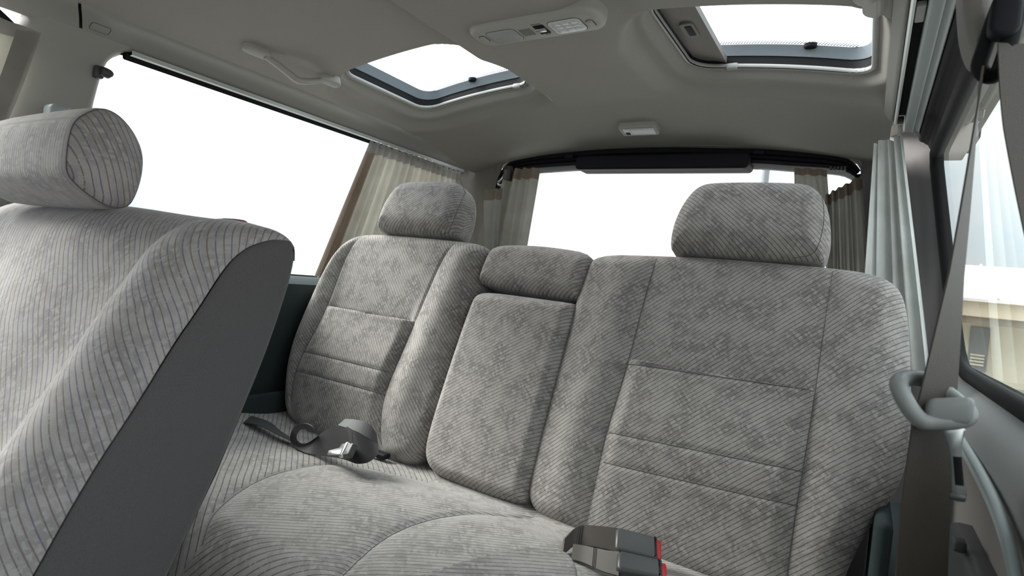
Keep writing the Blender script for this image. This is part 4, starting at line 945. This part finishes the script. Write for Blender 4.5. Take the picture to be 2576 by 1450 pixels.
P = resample([sl0, sl1], 10); mk('latch_slot', *tube(P, .0028, 10, squash=.3, up=A(0, 1, 0)), M['black'], bld)
q = py(2408, 1252, Yt - .002); mk('blade_tip', *rbox(q, (.011, .004, .005), .0018), M['dkgrey'], bld)

# ------------------------------------------------------------------ coiled lap belt on the bench
lb = thing('lap_belt', 'black lap belt lying coiled on the left of the bench with a bright tongue', 'seat belt', (-.96, .87, -.425))
def cz(a, b, h): 
    z = -.425
    for _ in range(6):
        q = onz(a, b, z); z = float(zcush(q[0], q[1], False)) + h
    return onz(a, b, z)
def ruled(E1, E2, n=60, th=.0015, it=2):
    def lift(q):
        P_ = ony(*q)
        for _ in range(200):
            if P_[2] > float(zcush(P_[0], P_[1])) + .002: break
            P_ = P_ * .998
        return P_
    a, b = smooth_path(np.array([lift(q) for q in E1]), n, it=it), smooth_path(np.array([lift(q) for q in E2]), n, it=it)
    return ribbon((a + b) / 2, b - a, np.linalg.norm(b - a, axis=1), th)
y0 = cz(790, 1146, .002)[1]
mk('strap', *ruled([(612, 1064, y0 + .03), (650, 1069, y0 + .02), (690, 1090, y0 + .005), (732, 1110, y0)], [(632, 1047, y0 + .07), (682, 1062, y0 + .055), (705, 1086, y0 + .035), (736, 1104, y0 + .03)]), M['web_black'], lb)
mk('loop', *ruled([(795, 1088, y0), (786, 1071, y0), (765, 1064, y0), (742, 1071, y0), (728, 1098, y0), (735, 1123, y0), (760, 1138, y0), (790, 1145, y0), (830, 1150, y0 - .004), (866, 1156, y0 - .010), (894, 1167, y0 - .014)],
                  [(798, 1093, y0 + .034), (784, 1081, y0 + .034), (767, 1077, y0 + .034), (751, 1083, y0 + .034), (744, 1100, y0 + .034), (750, 1114, y0 + .034), (768, 1119, y0 + .032), (788, 1108, y0 + .026), (814, 1086, y0 + .02), (846, 1071, y0 + .012), (886, 1083, y0 + .006)], 90), M['web_black'], lb)
mk('fold', *ruled([(894, 1167, y0 - .014), (906, 1168, y0 - .012), (926, 1165, y0 - .002), (944, 1152, y0 + .008), (952, 1140, y0 + .014)], [(872, 1073, y0 + .008), (889, 1083, y0 + .006), (912, 1096, y0 + .010), (936, 1110, y0 + .018), (952, 1119, y0 + .022)]), M['web_black'], lb)
mk('back_fold', *ruled([(850, 1071, y0 + .014), (888, 1082, y0 + .012), (920, 1099, y0 + .018), (951, 1120, y0 + .026)], [(868, 1055, y0 + .036), (900, 1057, y0 + .040), (930, 1066, y0 + .042), (947, 1092, y0 + .044)]), M['web_black'], lb)
q0, q1 = ony(815, 1142, y0 - .012), ony(866, 1136, y0 - .018); ex = unit(q1 - q0); ezz = unit(A(0, -.75, .66)); ezz = unit(ezz - ex * np.dot(ezz, ex)); eyy = np.cross(ezz, ex)
tg2 = mk('tongue', *slab(rrect(.030, .026, .004), q1 + ex * .012, ex, eyy, ezz, -.006, .006, .003), M['dkgrey'], lb)
pl_ = np.array([(-.045, -.006), (.010, -.010), (.012, .014), (-.012, .014), (-.014, .006), (-.045, .003)])
mk('steel_blade', *slab(pl_, q1 + ezz * .004, ex, eyy, ezz, -.0012, .0012, .0004, 2), M['steel'], tg2)
mk('rim', *rbox(q1 + ex * .006 + ezz * .004, (.010, .032, .008), .003, np.array([ex, eyy, ezz])), M['steel'], tg2)
q = cz(956, 1144, .012); mk('end_fitting', *rbox(q, (.045, .022, .012), .004), M['blackp'], lb)

# ------------------------------------------------------------------ two buckles by the right backrest
def buckle(label, a, b, w, ht, tilt, s0, s1):
    """a, b: rear and button end (3-D); strap from s0"""
    a, b = np.asarray(a, float), np.asarray(b, float); ex = unit(b - a); ez = unit(A(0, -.45, 1)); ez = unit(ez - ex * np.dot(ez, ex)); ey = np.cross(ez, ex); L_ = np.linalg.norm(b - a)
    ca, sa = math.cos(tilt), math.sin(tilt); ey, ez = ey * ca + ez * sa, ez * ca - ey * sa
    t = thing('belt_buckle', label, 'belt buckle', tuple((a + b) / 2 - ez * ht / 2), 'buckles on the bench')
    hw = w / 2
    pl = np.array([(0, -hw * .96), (L_, -hw), (L_, hw), (0, hw * .96)])
    pl = np.array([(.006, -hw), (L_ - .003, -hw * .96), (L_, -hw * .9), (L_, hw * .9), (L_ - .003, hw * .96), (.006, hw), (0, hw - .006), (0, -hw + .006)])
    mk('housing', *slab(pl, a, ex, ey, ez, -ht / 2, ht / 2, .006, 5), M['dkgrey'], t)
    mk('button', *rbox(b + ex * .001, (.010, w * .80, ht * .70), .003, np.array([ex, ey, ez])), M['red'], t)
    mk('housing_joint', *tube(np.array([a + ex * .004 - ey * (hw + .0002) - ez * .003, b - ex * .004 - ey * (hw * .96 + .0002) - ez * .003]), .0006, 5), M['black'], t)
    P = smooth_path(np.array(s0 + [a + ex * .004 + ez * .004]), 24, it=2); wd = np.array([ey * 1.0] * 24)
    stp = mk('strap', *ribbon(P, wd, np.linspace(.030, .043, 24), .003), M['web'], t)
    for k_ in (-1, 0, 1):
        n_ = unit(np.cross(P[12] - P[11], ey)); n_ = n_ if np.dot(n_, -P[11]) > 0 else -n_; c_ = P[11] + unit(P[12] - P[11]) * k_ * .0035 + n_ * .0018
        mk('stitching', *tube(resample([c_ - ey * .018, c_ + ey * .018], 6), .0005, 5), M['black'], stp)
    return t
zb = -.400
Bk = [onz(1555, 1352, zb), onz(1655, 1376, zb)]; 
buckle('grey belt buckle lying against the right backrest, its red button half hidden', cz(1546, 1362, .024), cz(1652, 1388, .024), .044, .020, .12, [cz(1416, 1378, .010), cz(1448, 1346, .018), cz(1497, 1350, .024)], None)
buckle('grey belt buckle in front, with its red button facing right', cz(1550, 1424, .028), cz(1664, 1448, .028), .036, .026, -.05, [cz(1440, 1390, .008), cz(1474, 1396, .012), cz(1515, 1412, .022)], None)

# ------------------------------------------------------------------ outside
hs = thing('house', 'cream house with a pale roof and one grey window beyond the right window', 'house', (5, 16, -1.25))
mk('wall', *rbox((6.2, 18.0, -.55), (9.0, 3.9, 1.5), 0), M['render'], hs, smooth=False)
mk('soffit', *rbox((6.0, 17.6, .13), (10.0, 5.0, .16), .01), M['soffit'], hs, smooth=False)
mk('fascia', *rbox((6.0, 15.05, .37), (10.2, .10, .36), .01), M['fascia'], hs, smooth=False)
rf = mk('roof', np.array([(.8, 14.9, .56), (11, 14.9, .56), (11, 17.6, 1.45), (.8, 17.6, 1.45), (.8, 20.3, .56), (11, 20.3, .56), (.8, 14.9, .50), (11, 14.9, .50), (.8, 20.3, .5), (11, 20.3, .5)]), [[0, 1, 2, 3], [3, 2, 5, 4], [0, 6, 7, 1], [4, 5, 9, 8], [6, 8, 9, 7], [0, 3, 4, 8, 6], [1, 7, 9, 5, 2]], M['rooft'], hs, smooth=False)
for k_ in range(10): mk('roof_rib', *tube(np.array([(1.3 + k_ * .9, 14.9, .575), (1.3 + k_ * .9, 17.6, 1.465)]), .03, 6), M['rooft'], rf)
for k_, x_ in enumerate((2.13, 4.6)):
    wf = mk('window', *rbox((x_, 16.02, -.50), (.34, .06, .96), .01), M['winframe'], hs, smooth=False)
    for j_ in range(4): mk('slat', *rbox((x_, 15.98, -.84 + j_ * .07), (.24, .03, .035), .004), M['render'], wf, smooth=False)
pq = ony(1927, 430, 9.0)
tag(mk('street_pole', *tube(np.array([(pq[0], 9.0, -1.25), (pq[0], 9.0, 3.2)]), .055, 10), M['pole']), 'thin grey pole outside, beyond the rear window', 'pole')
